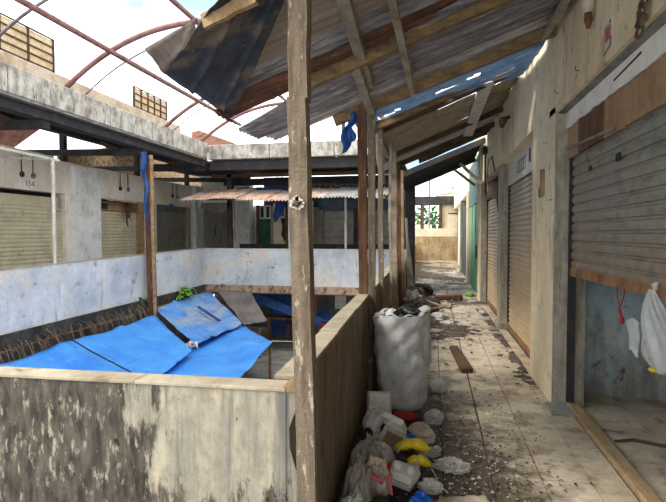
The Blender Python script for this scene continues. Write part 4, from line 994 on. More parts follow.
cloth(-4.25, -4.05, 14.4, 2.65, 1.75, 'blue_cloth', 'long bright blue cloth hanging under the awning near the corner post', 3)
cloth(-4.72, -4.55, 15.3, 2.1, 1.35, 'dark_cloth', 'dark garment hanging against the pale screen of the back wing', 5)
cloth(-3.78, -3.66, 14.2, 1.95, 1.35, 'dark_cloth', 'dark striped bundle hanging next to the white screen', 7)
tag(MB().beam((-4.38, 14.8, .1), (-4.38, 14.8, 2.6), .12, .1, up=(0, 1, 0)).build('brown_post', M['rafter_dark']), 'dark brown post between the two blue cloths in the back wing', 'post')
corr_shutter('grey sheet shutter between the corner post and the dark mullion post in the back wing', 'x', 15.9, -3.45, -2.45, .1, 2.35, 'shutter_grey', pitch=.2)
corr_shutter('grey sheet shutter between the dark mullion post and the double post', 'x', 15.9, -2.35, -1.1, .1, 2.35, 'shutter_grey', pitch=.2)
tag(MB().box(-3.6, -1.0, 15.75, 15.85, 2.38, 2.85).build('fascia_board', M['fascia_blue']), 'blue-grey fascia board over the grey sheet shutters of the back wing', 'fascia')
tag(MB().beam((-2.42, 15.7, .1), (-2.42, 15.7, 2.4), .1, .1, up=(0, 1, 0)).build('mullion_post', M['dark_steel']), 'dark post between the two grey sheet shutters', 'post')
tag(MB().quadsheet((-5.9, 14.5, 3.0), (-4.1, 14.6, 3.0), (-4.1, 14.9, 2.75), (-5.9, 14.9, 2.75), 14, 6, warp=lambda u, v: .04 * fbm((u * 4, v * 3, 2), 1.4), thick=.01).build('folded_tarp', M['blue_steel']), 'dark blue tarp bundle lying above the rusty awning', 'tarpaulin')
m = MB()
for i in range(16):
    x = -3.6 + i * .17
    m.tube([(x, 14.2 + rnd(-.1, .1), 2.95 + rnd(-.02, .05)), (x + .12, 14.3, 3.02 + rnd(-.02, .08)), (x + .25, 14.2 + rnd(-.1, .1), 2.97 + rnd(-.02, .05))], .07, 6)
tag(m.build('junk_heap', M['dark_steel'], smooth=True), 'dark heap of junk lying on the grey end of the awning', 'junk')

# =================================================================== ROOFTOP AND FAR THINGS
def rack(y0, y1, z0, z1, x, label, nv, nh):
    t = thing('roof_rack', label, 'frame', (x, (y0 + y1) / 2, z0))
    p = MB().box(x - .02, x, y0, y1, z0 + .02, z1 - .02).build('panel', M['rack_panel'], t)
    for i in range(nv + 1):
        y = y0 + (y1 - y0) * i / nv
        MB().box(x - .03, x + .03, y - .015, y + .015, z0 - .12, z1).build('upright', M['rafter_dark'], t)
    for i in range(nh + 1):
        z = z0 + (z1 - z0) * i / nh
        MB().box(x, x + .03, y0, y1, z - .012, z + .012).build('crossbar', M['rafter_dark'], t)
    return t
rack(6.3, 8.86, 4.86, 5.48, -7.5, 'large yellowish framed roof rack panel above the left wing gutter', 4, 4)
rack(11.62, 13.2, 4.86, 5.36, -7.5, 'small yellowish framed roof rack panel further along the left wing roof', 5, 3)
hr = thing('far_house', 'distant red-brown tiled roof above the back gutter corner', 'building', (-9, 24, 0))
MB().box(-11.2, -9.4, 23, 27, -1.8, 5.6).build('wall', M['left_wall'], hr)
MB().slab([(-11.5, 22.6, 6.55), (-11.1, 22.6, 6.6), (-9.1, 22.6, 5.85), (-9.1, 22.6, 5.6), (-11.5, 22.6, 5.75)], (0, 5, 0)).build('roof', M['terracotta'], hr)
an = thing('radio_mast', 'pale lattice radio mast far behind the tiled roof', 'mast', (-12.5, 40, 0))
for dx, dy in ((-.3, 0), (.3, 0), (0, .5)): MB().tube([(-12.5 + dx, 40 + dy, -1.8), (-12.5 + dx * .7, 40 + dy * .7, 11.3)], .05, 5).build('leg', M['sign_white'], an)
m = MB()
for i in range(12): m.tube([(-12.8, 40, 1 + i * .85), (-12.2, 40, 1.85 + i * .85), (-12.5, 40.5, 1.4 + i * .85)], .03, 4)
m.build('lattice', M['sign_white'], an)
ho = thing('far_house', 'cream gabled house beyond the end of the corridor', 'building', (3, 40, 0))
MB().slab([(.6, 40, -1.8), (6, 40, -1.8), (6, 40, 6.8), (3.6, 40, 7.4), (2.1, 40, 6.3), (.6, 40, 4.6)], (0, 5, 0)).build('wall', M['pale_wall'], ho)
MB().beam((2.0, 39.8, 6.2), (3.4, 39.8, 7.2), .3, .2).build('roof_edge', M['terracotta'], ho)
MB().beam((.2, 39.8, 4.45), (2.1, 39.8, 5.4), .3, .2).build('roof_edge', M['roof_grey'], ho)
tag(MB().box(-1.4, -.1, 38, 40, -1.8, 2.3).build('low_wall', M['pale_wall']), 'low pale wall among the trees beyond the corridor end', 'wall')
def tree(x, y, z0, h, rx, label, mat, n=900):
    t = thing('tree', label, 'tree', (x, y, z0), 'trees beyond the corridor end')
    MB().tube([(x, y, z0), (x + .1, y, z0 + h * .5), (x, y, z0 + h * .8)], [.16, .12, .06], 7).build('trunk', M['bark'], t)
    m = MB()
    for i in range(n):
        d = Vector((rnd(-1, 1), rnd(-1, 1), rnd(-1, 1)))
        if d.length > 1 or d.length < .2: continue
        c = Vector((x + d.x * rx, y + d.y * rx, z0 + h * .6 + d.z * h * .42)); a = Vector((rnd(-1, 1), rnd(-1, 1), rnd(-.6, .6))).normalized(); b = a.cross(Vector((rnd(-1, 1), rnd(-1, 1), 1))).normalized()
        s_ = rnd(.2, .42)
        m.add([c - a * s_, c + b * s_ * .45, c + a * s_, c - b * s_ * .45], [(0, 1, 2, 3)])
    f = m.build('foliage', M[mat], t, recalc=False); f['kind'] = 'stuff'
tree(-3.0, 44, -1.8, 6.0, 1.9, 'light green tree beside the low pale wall past the corridor end', 'leaf', 1500)
tree(-.6, 50.5, -1.8, 6.2, 2.0, 'darker green tree behind the low pale wall past the corridor end', 'leaf_dark', 1500)
tree(-5.6, 48, -1.8, 6.2, 2.2, 'broad light green tree standing furthest past the corridor end', 'leaf', 1500)
pw = thing('utility_pole', 'thin grey utility pole with wires beyond the corridor end', 'pole', (-.3, 34, -1.8))
MB().tube([(-.25, 34, -1.8), (-.25, 34, 8)], .06, 7).build('pole', M['grey_pipe'], pw)
for z in (4.4, 4.7, 5.6): MB().tube([(-4, 33, z), (-.2, 34, z - .25), (4, 35, z + .2)], .015, 4).build('wire', M['wire'], pw)

# =================================================================== THINGS ON THE RIGHT WALL
t = thing('lamp_holder', 'old cream ceramic lamp holder hanging over the sticker on the cream wall', 'lamp holder', (1.06, 3.82, 3.1))
MB().tube([(1.09, 3.82, 3.32), (1.05, 3.82, 3.25)], .02, 8).build('stem', M['wire'], t)
MB().tube([(1.05, 3.82, 3.26), (1.05, 3.82, 3.22), (1.05, 3.82, 3.18), (1.05, 3.82, 3.14)], [.03, .045, .04, .02], 12).build('socket', M['sticker'], t, smooth=True)
MB().tube([(1.05, 3.82, 3.15), (1.055, 3.83, 3.10), (1.06, 3.84, 3.04)], [.022, .03, .012], 8).build('charred_base', M['wood_rust'], t, smooth=True)
st = MB().hexa([(1.092, 3.47, 2.80), (1.0995, 3.47, 2.80), (1.0995, 3.61, 2.80), (1.092, 3.61, 2.80), (1.092, 3.47, 2.965), (1.0995, 3.47, 2.965), (1.0995, 3.61, 2.95), (1.092, 3.61, 2.95)]).build('sticker', M['sticker'])
tag(st, 'small faded sticker with red print on the upper cream wall', 'sticker')
for i in range(3): MB().box(1.089, 1.092, 3.495 + i * .034, 3.515 + i * .034, 2.84, 2.93).build('print', M['print_red'], st)
MB().box(1.089, 1.092, 3.485, 3.50, 2.94, 2.955).build('print', M['print_black'], st)
MB().tube([(1.09, 3.47, 2.85), (1.088, 3.48, 2.79), (1.088, 3.60, 2.765)], .003, 5).build('torn_wire', M['wire'], st)
t = thing('chain_clamp', 'tarnished metal chain and clamp hanging on a wire over the torn white board', 'chain', (1.06, 2.93, 2.6))
MB().tube([(1.07, 2.93, 2.98), (1.07, 2.93, 2.80)], .006, 6).build('wire', M['wire'], t)
def ring(c, r, rr, tilt):
    mt = Euler(tilt).to_matrix()
    return MB().tube([Vector(c) + mt @ Vector((0, math.cos(a * math.pi / 7) * r, math.sin(a * math.pi / 7) * r * 1.35)) for a in range(15)], rr, 6, cap=False)
for i, (y, z, r) in enumerate(((2.935, 2.665, .026), (2.955, 2.735, .028), (2.91, 2.775, .022), (2.885, 2.80, .022))):
    ring((1.06, y, z), r, .008, (rnd(-.5, .5), rnd(-.3, .3), rnd(-.5, .5))).build('link', M['brass'], t, smooth=True)
MB().cbox((1.06, 2.925, 2.715), (.03, .05, .07), (.3, .2, .1)).build('clamp_body', M['brass'], t, bevel=.006)
MB().tube([(1.06, 2.87, 2.83), (1.07, 2.85, 2.87), (1.09, 2.84, 2.84)], .02, 8).build('knob', M['wire'], t, smooth=True)
for i, (y, z, l) in enumerate(((4.2, 2.86, 'bent nail stuck in the upper cream wall above the opening'), (4.84, 2.86, 'bent nail above the first pillar top'), (5.3, 2.5, 'long nail sticking out of the first pillar over the wood block'), (5.02, 1.92, 'nail sticking out below the wood block on the first pillar'))):
    tag(MB().tube([(1.10, y, z), (1.07, y - .006, z + .003), (1.066, y - .008, z + (.035 if i < 2 else -.012))], .003, 5).build('nail', M['wire']), l, 'nail')
wb_ = MB().cbox((1.085, 5.42, 2.12), (.03, .09, .27), (.02, 0, 0)).build('wood_block', M['wood_pale'], bevel=.004); tag(wb_, 'narrow brown wood block nailed on the first pillar', 'wood block')
MB().cbox((1.08, 5.50, 2.03), (.02, .05, .1), (.05, 0, 0)).build('splinter', M['wood_rust'], wb_)
t = thing('wall_lamp', 'rusty black lamp bracket on the wall above the white sign panel', 'lamp', (1.06, 7.78, 3.2))
MB().tube([(1.1, 7.78, 3.32), (1.0, 7.80, 3.30)], .025, 8).build('bracket', M['wire'], t)
MB().tube([(1.0, 7.80, 3.32), (1.0, 7.82, 3.26), (1.01, 7.95, 3.22)], [.05, .06, .03], 8).build('socket', M['wood_rust'], t, smooth=True)
t = thing('meter_box', 'small black junction box with hanging cables on the far cream wall', 'junction box', (1.06, 11, 3.2))
MB().box(1.0, 1.1, 10.85, 11.1, 3.28, 3.42).build('box', M['wire'], t)
for i, (yy, z2) in enumerate(((10.9, 2.4), (11.05, 2.75))):
    MB().tube([(1.05, yy, 3.46), (1.06, yy, 3.4), (1.07, yy + .03, 3.0), (1.07, yy, z2)], .014, 5).build('cable', M['wire'], t)
MB().tube([(1.07, 10.6, 2.75), (1.05, 10.2, 3.05), (1.05, 9.6, 3.02), (1.06, 9.2, 2.7)], .012, 5).build('cable', M['wire'], t)

# =================================================================== HANGING BAG AND STRING
t = thing('plastic_bag', 'thin white plastic bag hung by its handles from the half-raised shutter', 'bag', (1.22, 3.1, .8))
def hbag(u, v):
    a = 2 * math.pi * u
    prof = [(0, .012), (.12, .035), (.3, .085), (.5, .13), (.72, .165), (.86, .15), (.95, .10), (1, .02)]
    for (v0, r0), (v1, r1) in zip(prof[:-1], prof[1:]):
        if v0 <= v <= v1: w = r0 + (r1 - r0) * (v - v0) / (v1 - v0)
    fold = 1 + .20 * math.sin(5 * a + 4 * v) + .14 * math.sin(9 * a + 3 + 2 * v) + .1 * math.sin(14 * a)
    y = 3.09 + w * math.cos(a) * fold - .15 * v + .02 * math.sin(v * 7)
    x = 1.205 + (.014 + .05 * v * (1 - v) * 3) * math.sin(a) * fold
    return (x, y, 1.29 - .44 * v - .06 * math.cos(a) * v * (1 - v) * 3)
MB().grid(hbag, 48, 18).build('bag_body', M['hang_bag'], t, smooth=True)
def strip(pts, w):
    m = MB(); pr = None
    for p in pts:
        p = Vector(p); cur = (p + Vector((0, -w / 2, 0)), p + Vector((.01, w / 2, 0)))
        if pr: m.add([pr[0], pr[1], cur[1], cur[0]], [(0, 1, 2, 3)])
        pr = cur
    return m
strip([(1.20, 3.12, 1.10), (1.19, 3.13, 1.20), (1.21, 3.12, 1.29), (1.225, 3.10, 1.31)], .035).build('handle', M['hang_bag'], t)
strip([(1.22, 3.0, 1.08), (1.20, 3.03, 1.2), (1.21, 3.07, 1.30), (1.225, 3.09, 1.31)], .04).build('handle', M['hang_bag'], t)
MB().grid(lambda u, v: (1.17 - .03 * math.sin(3.1 * u), 3.16 + .20 * u * (1 - .6 * v) + .01 * math.sin(v * 9), 1.10 - .19 * v - .10 * (u - .4) ** 2 + .015 * math.sin(u * 9 + v * 4)), 10, 12).build('side_gusset', M['hang_bag'], t, smooth=True)
strip([(1.18, 3.20, 1.06), (1.17, 3.28, 1.13), (1.17, 3.38, 1.155), (1.17, 3.44, 1.14), (1.18, 3.36, 1.10), (1.18, 3.30, 1.06)], .018).build('loose_handle', M['hang_bag'], t)
MB().tube([(1.225, 3.09, 1.29), (1.215, 3.085, 1.315), (1.23, 3.08, 1.33)], [.012, .018, .008], 8).build('knot', M['hang_bag'], t)
MB().tube([(1.20, 3.02, .865), (1.20, 3.02, .855), (1.20, 3.02, .84)], [.02, .034, .02], 10).build('contents', M['yellow_plastic'], t, smooth=True)
t = thing('red_string', 'red string loop dangling from the half-raised shutter beside the bag', 'string', (1.23, 3.6, 1.0))
MB().tube([(1.232, 3.70, 1.245), (1.23, 3.69, 1.17), (1.23, 3.61, 1.07), (1.23, 3.60, 1.02)], .004, 5).build('strand', M['string_red'], t)
MB().tube([(1.232, 3.57, 1.245), (1.23, 3.58, 1.18), (1.23, 3.655, 1.10), (1.23, 3.61, 1.03)], .004, 5).build('strand', M['string_red'], t)
MB().tube([(1.23, 3.605, 1.06), (1.23, 3.60, 1.03), (1.23, 3.60, 1.005)], [.006, .016, .008], 7).build('knot', M['string_red'], t, smooth=True)
tag(MB().tube([(1.40, 4.2, -.015), (1.55, 4.25, -.012), (1.8, 4.15, -.012), (2.0, 4.3, -.012)], [.01, .014, .012, .006], 6).build('twig', M['bark']), 'dark curved twig lying on the floor of the open stall', 'twig')

# =================================================================== FLOOR LITTER
# soil and litter drifts: uneven ground that sinks below the tiles at its ragged rim
def drift(name, label, x0, x1, y0, y1, h, mat, seed, shape, nx=60, ny=60, cat='dirt'):
    def fn(u, v):
        x = x0 + (x1 - x0) * u; y = y0 + (y1 - y0) * v
        return (x, y, h * shape(u, v) + .014 * fbm((x * 4, y * 4, seed), 1.5, 5) + .006 * fbm((x * 17, y * 17, seed), 1, 3) - .010)
    m = MB().grid(fn, nx, ny)
    m.f = [f for f in m.f if max(m.v[i][2] for i in f) > -.004]
    o = m.build(name, M[mat], smooth=True, recalc=False)
    return tag(o, label, cat, kind='stuff')
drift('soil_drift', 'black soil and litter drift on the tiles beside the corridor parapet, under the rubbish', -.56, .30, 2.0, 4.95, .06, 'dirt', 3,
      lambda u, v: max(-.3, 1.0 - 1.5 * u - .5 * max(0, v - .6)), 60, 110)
drift('soil_drift', 'brown debris drift along the parapet past the big sack', -.62, .95, 7.4, 13.2, .07, 'leaf_litter', 8,
      lambda u, v: max(-.3, .95 - 1.25 * u + .25 * math.sin(v * 9)) * min(1, 6 * v, 6 * (1 - v)), 60, 110)
drift('soil_drift', 'dark damp debris spread over the far corridor floor before the end wall', -.70, 1.04, 13.5, 26, .035, 'leaf_litter', 12,
      lambda u, v: (.55 - .6 * u + .5 * math.sin(v * 14 + u * 3)) * min(1, 6 * v, 6 * (1 - v)), 50, 130)
drift('soil_drift', 'thin dirt line gathered along the foot of the right wall', .62, 1.085, 5.4, 11.6, .022, 'leaf_litter', 15,
      lambda u, v: (u - .45) * 1.4 * min(1, 8 * v, 8 * (1 - v)), 26, 110)
# flakes
def flakes(name, label, n, fx, mat, smin, smax):
    m = MB()
    for i in range(n):
        x, y, z = fx(); s_ = rnd(smin, smax); a = rnd(0, 6.28); d = Vector((math.cos(a), math.sin(a), rnd(-.25, .25))); e = Vector((-d.y, d.x, rnd(-.3, .3)))
        c = Vector((x, y, z + .006)); q = rnd(.35, .9)
        m.add([c - d * s_, c - e * s_ * q + Vector((0, 0, rnd(0, .006))), c + d * s_ * rnd(.6, 1), c + e * s_ * q], [(0, 1, 2, 3)])
    return tag(m.build(name, M[mat], recalc=False), label, 'litter', kind='stuff')
def spot_near():
    x = random.gauss(.16, .24); y = random.gauss(3.5, .5)
    return (max(-.4, min(.8, x)), max(2.6, min(4.6, y)), max(.003, .05 * (1 - (x + .56) / .6)))
flakes('paper_flakes', 'pale shredded flakes scattered over the black soil near the rubbish', 800, spot_near, 'flake', .004, .018)
flakes('bark_flakes', 'dark crumbs scattered over the soil and tiles near the rubbish', 1100, lambda: (lambda x: (x, rnd(2.5, 5.2), max(.002, .03 * (1 - (x + .56) / .6))))(max(-.4, min(1.0, random.gauss(.25, .32)))), 'dirt', .004, .016)
flakes('far_flakes', 'pale litter scraps strewn along the far corridor', 900, lambda: (max(-.55, min(1.0, random.gauss(-.05, .4))), rnd(7.0, 16), .03), 'flake', .012, .05)
flakes('far_leaves', 'dark leaf scraps strewn along the far corridor', 900, lambda: (max(-.6, min(1.05, random.gauss(.15, .5))), rnd(5.2, 24), .012), 'dirt', .012, .045)

def lump(loc, size, seed, crumple=.28, sub=4, flat=.0, mat='grey_bag', name='bag', parent=None, rot=0, freq=2.2, peak=None):
    bm = bmesh.new(); bmesh.ops.create_icosphere(bm, subdivisions=sub, radius=1.0)
    loc = Vector(loc); m = MB(); c, s_ = math.cos(rot), math.sin(rot)
    for v in bm.verts:
        p = v.co.normalized()
        n1 = fbm(p * freq * .8 + Vector((seed * 3.7, seed, 0)), 1, 2)
        dv = noise.voronoi(p * freq + Vector((seed * 1.3, 4, seed)))[0]; dw = noise.voronoi(p * freq * 2.4 + Vector((seed, 1, 2)))[0]
        r = 1 + crumple * .75 * n1 - crumple * .75 * ((dv[1] - dv[0]) - .25) - crumple * .28 * ((dw[1] - dw[0]) - .25)
        q = p * r
        if peak: q += Vector(peak) * max(0, q.z) ** 2
        q.z = max(q.z, -.62)
        x, y, z = q.x * size[0], q.y * size[1], (q.z + .62) / 1.62 * size[2]
        v.co = Vector((x * c - y * s_, x * s_ + y * c, z)) + loc
    m.v = [tuple(v.co) for v in bm.verts]; bm.verts.index_update(); m.f = [tuple(v.index for v in f.verts) for f in bm.faces]
    bm.free()
    return m.build(name, M[mat], parent, smooth=False)
def drape_bag(name, label, loc, size, seed, mat, nf=9, lean=(0, 0)):
    """limp plastic bag: folds run down from a gathered, flared neck"""
    x0, y0, z0 = loc; rx, ry, h = size
    def fn(u, v):
        a = 2 * math.pi * u; ca, sa = math.cos(a), math.sin(a)
        rag = 1 + .30 * noise.noise(Vector((ca * 1.3 + seed, sa * 1.3, seed)))
        if v < .16:    # flared neck above the gather
            k = v / .16; r = .26 * (1 - k) + .07 * k; z = h * (1.0 + .16 * (1 - k) + .08 * math.sin(3 * a + seed) * (1 - k))
        else:
            k = (v - .16) / .84; r = .07 + .93 * math.sin(k * math.pi / 2) ** .75; z = h * (1 - k ** 1.7)
        fold = math.sin(nf * a + 5 * noise.noise(Vector((ca + seed, sa, v * 2.0)))) * (.05 + .13 * v * (1.05 - v))
        cr = .16 * fbm((ca * 2.2 * r + seed, sa * 2.2 * r, v * 3.1), 1.5, 4)
        r = r * rag * (1 + fold) + .0
        z = max(.004, z * (1 + cr) + h * fold * .55)
        return (x0 + rx * r * ca + lean[0] * (1 - v), y0 + ry * r * sa + lean[1] * (1 - v), z0 + z)
    return tag(MB().grid(fn, 120, 26).build(name, M[mat], smooth=True), label, 'bag')
def litter(name, label, cat, *a, **k):
    return tag(lump(*a, name=name, **k), label, cat)

# ---- the big sack
sk = thing('rubbish_sack', 'tall white woven sack full of rubbish standing by the corridor parapet', 'sack', (-.26, 4.62, 0))
SC = Vector((-.265, 4.62, 0))
def sack(u, v):
    a = 2 * math.pi * u
    prof = [(0, .0), (.04, .165), (.12, .205), (.3, .222), (.5, .232), (.7, .236), (.85, .240), (1.0, .243)]
    for (v0, r0), (v1, r1) in zip(prof[:-1], prof[1:]):
        if v0 <= v <= v1: r = r0 + (r1 - r0) * (v - v0) / (v1 - v0)
    z = max(0, (v - .04) / .96) * .86
    fold = .022 * fbm((math.cos(a) * 1.6, math.sin(a) * 1.6, z * 3.2), 1.5, 4) + .016 * abs(math.sin(z * 17 + 2.5 * math.sin(a * 2) + 3 * u)) * min(1, v * 2)
    r += fold * (1 if v > .05 else 0)
    z += .035 * math.sin(a * 3 + 1) * max(0, v - .8) * 5 * .5 + (.05 if math.cos(a) > 0 else -.02) * abs(math.cos(a)) * max(0, v - .7) * 3
    return SC + Vector((r * math.cos(a) * 1.02 - .01 * v, r * math.sin(a) * .92, z + .005))
MB().grid(sack, 72, 44).build('sack_cloth', M['sack'], sk, smooth=True)
def rim(u, v):
    a = 2 * math.pi * u; p = sack(u, 1.0)
    inw = Vector((-math.cos(a), -math.sin(a), 0))
    return Vector(p) + inw * (.085 * v + .02 * math.sin(5 * a) * v) + Vector((0, 0, .028 * math.sin(math.pi * v) - .05 * v + .012 * math.sin(9 * a)))
MB().grid(rim, 72, 8).build('sack_rim', M['sack'], sk, smooth=True)
lump(SC + Vector((0, 0, .70)), (.19, .17, .22), 5, .5, 4, mat='black_bag', name='black_contents', parent=sk, freq=3)
lump(SC + Vector((.05, -.05, .80)), (.11, .09, .13), 8, .5, 3, mat='black_bag', name='black_contents', parent=sk, freq=3)
lump(SC + Vector((-.08, -.04, .78)), (.09, .08, .13), 9, .5, 3, mat='white_bag', name='pale_contents', parent=sk, freq=3)
litter('rubbish_bag', 'greenish white knotted rubbish bag behind the tall woven sack', 'bag', (-.33, 5.35, 0), (.22, .24, .74), 21, .22, mat='white_bag', freq=1.8)

# ---- foam boxes
def tray(t, w, d, h, mt, M4, name, thick=.008):
    """open tapered tray; M4 places it (opening up +z)"""
    def ringv(w_, d_, z): return [(-w_ / 2, -d_ / 2, z), (w_ / 2, -d_ / 2, z), (w_ / 2, d_ / 2, z), (-w_ / 2, d_ / 2, z)]
    r = [ringv(w * .82, d * .82, 0), ringv(w, d, h), ringv(w + .012, d + .012, h), ringv(w + .012, d + .012, h - .006)]
    inner = [ringv(w - 2 * thick, d - 2 * thick, h), ringv(w * .82 - 2 * thick, d * .82 - 2 * thick, thick)]
    vs = [p for q in (r[0], r[1], inner[0], inner[1]) for p in q]
    fs = [(3, 2, 1, 0)]
    for b in (0, 4, 8):
        for k in range(4): fs.append((b + k, b + (k + 1) % 4, b + 4 + (k + 1) % 4, b + 4 + k))
    fs.append((12, 13, 14, 15))
    m = MB(); m.add([M4 @ Vector(v) for v in vs], fs)
    return m.build(name, M[mt], t, bevel=.004)
def clamshell(label, loc, rot, w, d, h, opening, inner_mt='foam', bumps=False):
    t = thing('foam_box', label, 'foam box', loc)
    base = Matrix.Translation(loc) @ Euler(rot).to_matrix().to_4x4()
    b = tray(t, w, d, h, 'foam', base, 'tray')
    lid = base @ Matrix.Translation((0, d / 2, h)) @ Matrix.Rotation(opening, 4, 'X') @ Matrix.Translation((0, -d / 2, 0)) @ Matrix.Rotation(math.pi, 4, 'Y') @ Matrix.Translation((0, 0, -h * .9))
    tray(t, w, d, h * .9, 'foam', lid, 'lid')
    if inner_mt != 'foam':
        m = MB(); z = .014
        m.add([base @ Vector(v) for v in ((-w * .36, -d * .36, z), (w * .36, -d * .36, z), (w * .36, d * .36, z), (-w * .36, d * .36, z))], [(0, 1, 2, 3)])
        m.build('food_stain', M[inner_mt], t)
    if bumps:
        for sx in (-.25, .25):
            c = lid @ Vector((sx * w, 0, -.004))
            lump(c - Vector((0, 0, .02)), (w * .2, d * .26, .05), 3, .03, 3, mat='foam', name='lid_bump', parent=t)
    return t
clamshell('open foam food box standing on end against the foot of the corridor parapet', (-.40, 3.82, .30), (R(80), 0, R(8)), .19, .18, .05, R(-6))
clamshell('open foam food box with a brown stained inside lying on the grey bags', (-.27, 3.42, .16), (R(52), R(14), R(-22)), .17, .16, .05, R(-95), 'foam_brown')
clamshell('closed white foam food box with two bumps on its lid', (-.165, 3.03, .085), (R(14), R(4), R(-24)), .17, .14, .05, R(-3), bumps=True)
pb_ = litter('print_bag', 'white plastic bag with black round prints under the upright foam box', 'bag', (-.385, 3.72, .03), (.13, .12, .27), 31, .22, mat='white_bag')
for i, (dx, dz) in enumerate(((.055, .16), (-.07, .12))):
    c = Vector((-.385 + dx, 3.60, dz + .02)); m = MB()
    pts = [c + Vector((math.cos(k * math.pi / 6) * .036, -.012 + .004 * math.sin(k * 2.1), math.sin(k * math.pi / 6) * .042)) for k in range(12)]
    m.slab(pts, (0, .02, 0)); m.build('black_print', M['print_black'], pb_)
litter('blue_wrapper', 'small crumpled blue wrapper behind the two yellow pouches', 'wrapper', (-.155, 3.62, .075), (.06, .05, .07), 41, .3, mat='blue_plastic')
def pouch(label, c, L, w, h, rz, seed):
    t = thing('yellow_pouch', label, 'pouch', c)
    m = MB(); c = Vector(c); rows = []
    def fn(u, v):
        a = 2 * math.pi * v; s_ = (u - .5) * L
        r = (math.sin(math.pi * min(.985, max(.015, u))) ** .45) * (1 - .28 * math.exp(-((u - .48) / .10) ** 2))
        r *= 1 + .06 * fbm((u * 4 + seed, math.cos(a), math.sin(a)), 1.4)
        y = w / 2 * r * math.cos(a); z = h / 2 * r * math.sin(a) + h / 2 + .03 * math.sin(u * 3.1)
        return c + Vector((s_ * math.cos(rz) - y * math.sin(rz), s_ * math.sin(rz) + y * math.cos(rz), z))
    m.grid(fn, 28, 20); m.build('pouch_body', M['yellow_plastic'], t, smooth=True)
    return t
pouch('yellow pinched pouch lying behind the other yellow pouch', (-.13, 3.40, .10), .235, .11, .085, R(6), 1)
yp = pouch('yellow pouch tied with a pale band in front of the other yellow pouch', (-.085, 3.27, .055), .17, .10, .075, R(10), 2)
MB().box(-.115, -.075, 3.21, 3.32, .05, .136).build('pale_band', M['paper'], yp, bevel=.01)
drape_bag('crumpled_bag', 'large crumpled grey plastic bag leaning on the parapet beneath the stained foam box', (-.385, 3.20, .0), (.15, .17, .24), 51, 'grey_bag', 8)
drape_bag('crumpled_bag', 'dull grey-brown bag slumped at the parapet foot beneath the large crumpled bag', (-.425, 2.82, .0), (.10, .15, .25), 52, 'grey_bag', 6, (.02, .02))
litter('crumpled_paper', 'torn white paper sheet folded into a peak between the grey bags', 'paper', (-.32, 2.96, .05), (.085, .08, .20), 53, .55, mat='paper', freq=1.5)
drape_bag('crumpled_bag', 'pale scrunched bag beside the pink strip at the parapet foot', (-.40, 2.58, .0), (.09, .09, .20), 54, 'white_bag', 7)
tag(MB().tube([(-.40, 2.80, .14), (-.34, 2.84, .20), (-.28, 2.82, .18), (-.24, 2.86, .20), (-.22, 2.80, .12)], [.012, .016, .014, .014, .008], 6).build('pink_strip', M['pink'], smooth=True), 'twisted pink plastic strip lying among the grey bags', 'strip')
tag(MB().tube([(-.265, 2.98, .16), (-.25, 2.97, .22), (-.245, 2.95, .16)], [.006, .01, .005], 6).build('red_strip', M['red_plastic'], smooth=True), 'small red plastic strip beside the torn white paper', 'strip')
litter('crumpled_bag', 'dark grey-brown rag lump between the yellow pouches and the grey bags', 'rag', (-.235, 3.26, .02), (.085, .075, .14), 55, .4, mat='dark_cloth', freq=2.4)
litter('blue_bag', 'bright blue scrunched plastic bag beside the bumpy foam box', 'bag', (-.055, 2.84, .0), (.075, .07, .12), 61, .4, mat='blue_plastic')
litter('clear_bag', 'clear crumpled plastic bag on the soil past the yellow pouches', 'bag', (.135, 3.42, .012), (.11, .08, .06), 62, .6, mat='clear_bag', freq=3.4)
litter('clear_bag', 'clear crumpled plastic bag beside the foot of the tall woven sack', 'bag', (.015, 4.24, .012), (.075, .07, .11), 63, .4, mat='clear_bag', freq=2.2)
litter('white_scrap', 'dirty white crumpled paper scrap beside the blue scrunched bag', 'paper', (-.005, 3.10, .012), (.07, .045, .07), 64, .5, mat='foam', freq=2.6)
litter('tied_bag', 'small white tied bag lying on the bright tiles beside the tall sack', 'bag', (.06, 5.14, 0), (.085, .07, .115), 65, .18, mat='white_bag', peak=(-.1, 0, .5))
litter('cardboard_scrap', 'crumpled beige cardboard behind the clear bag and yellow pouches', 'cardboard', (-.09, 3.82, .02), (.11, .07, .13), 66, .45, mat='paper', freq=1.6)
litter('red_wrapper', 'dark red wrapper squeezed under the tall woven sack', 'wrapper', (-.22, 4.27, .015), (.10, .05, .07), 67, .25, mat='red_plastic')
litter('white_scrap', 'pale pebble-like foam crumb on the black soil past the clear bag', 'foam', (.04, 3.66, .02), (.03, .026, .045), 68, .3, mat='paper')
bs = MB().quadsheet((.02, 2.86, .01), (.42, 2.90, .01), (.30, 3.06, .035), (.05, 3.02, .03), 14, 8, warp=lambda u, v: .03 * fbm((u * 4, v * 3, 9), 1.4), thick=.004).build('beige_sheet', M['paper'], smooth=True)
tag(bs, 'flat beige cloth sheet on the floor in front of the bumpy foam box', 'cloth')
tag(MB().tube([(-.02, 3.32, .09), (.02, 3.25, .05), (.05, 3.15, .03), (.10, 3.08, .02)], .006, 6).build('trailing_string', M['paper'], smooth=True), 'thin pale cord trailing down from the yellow pouches', 'cord')
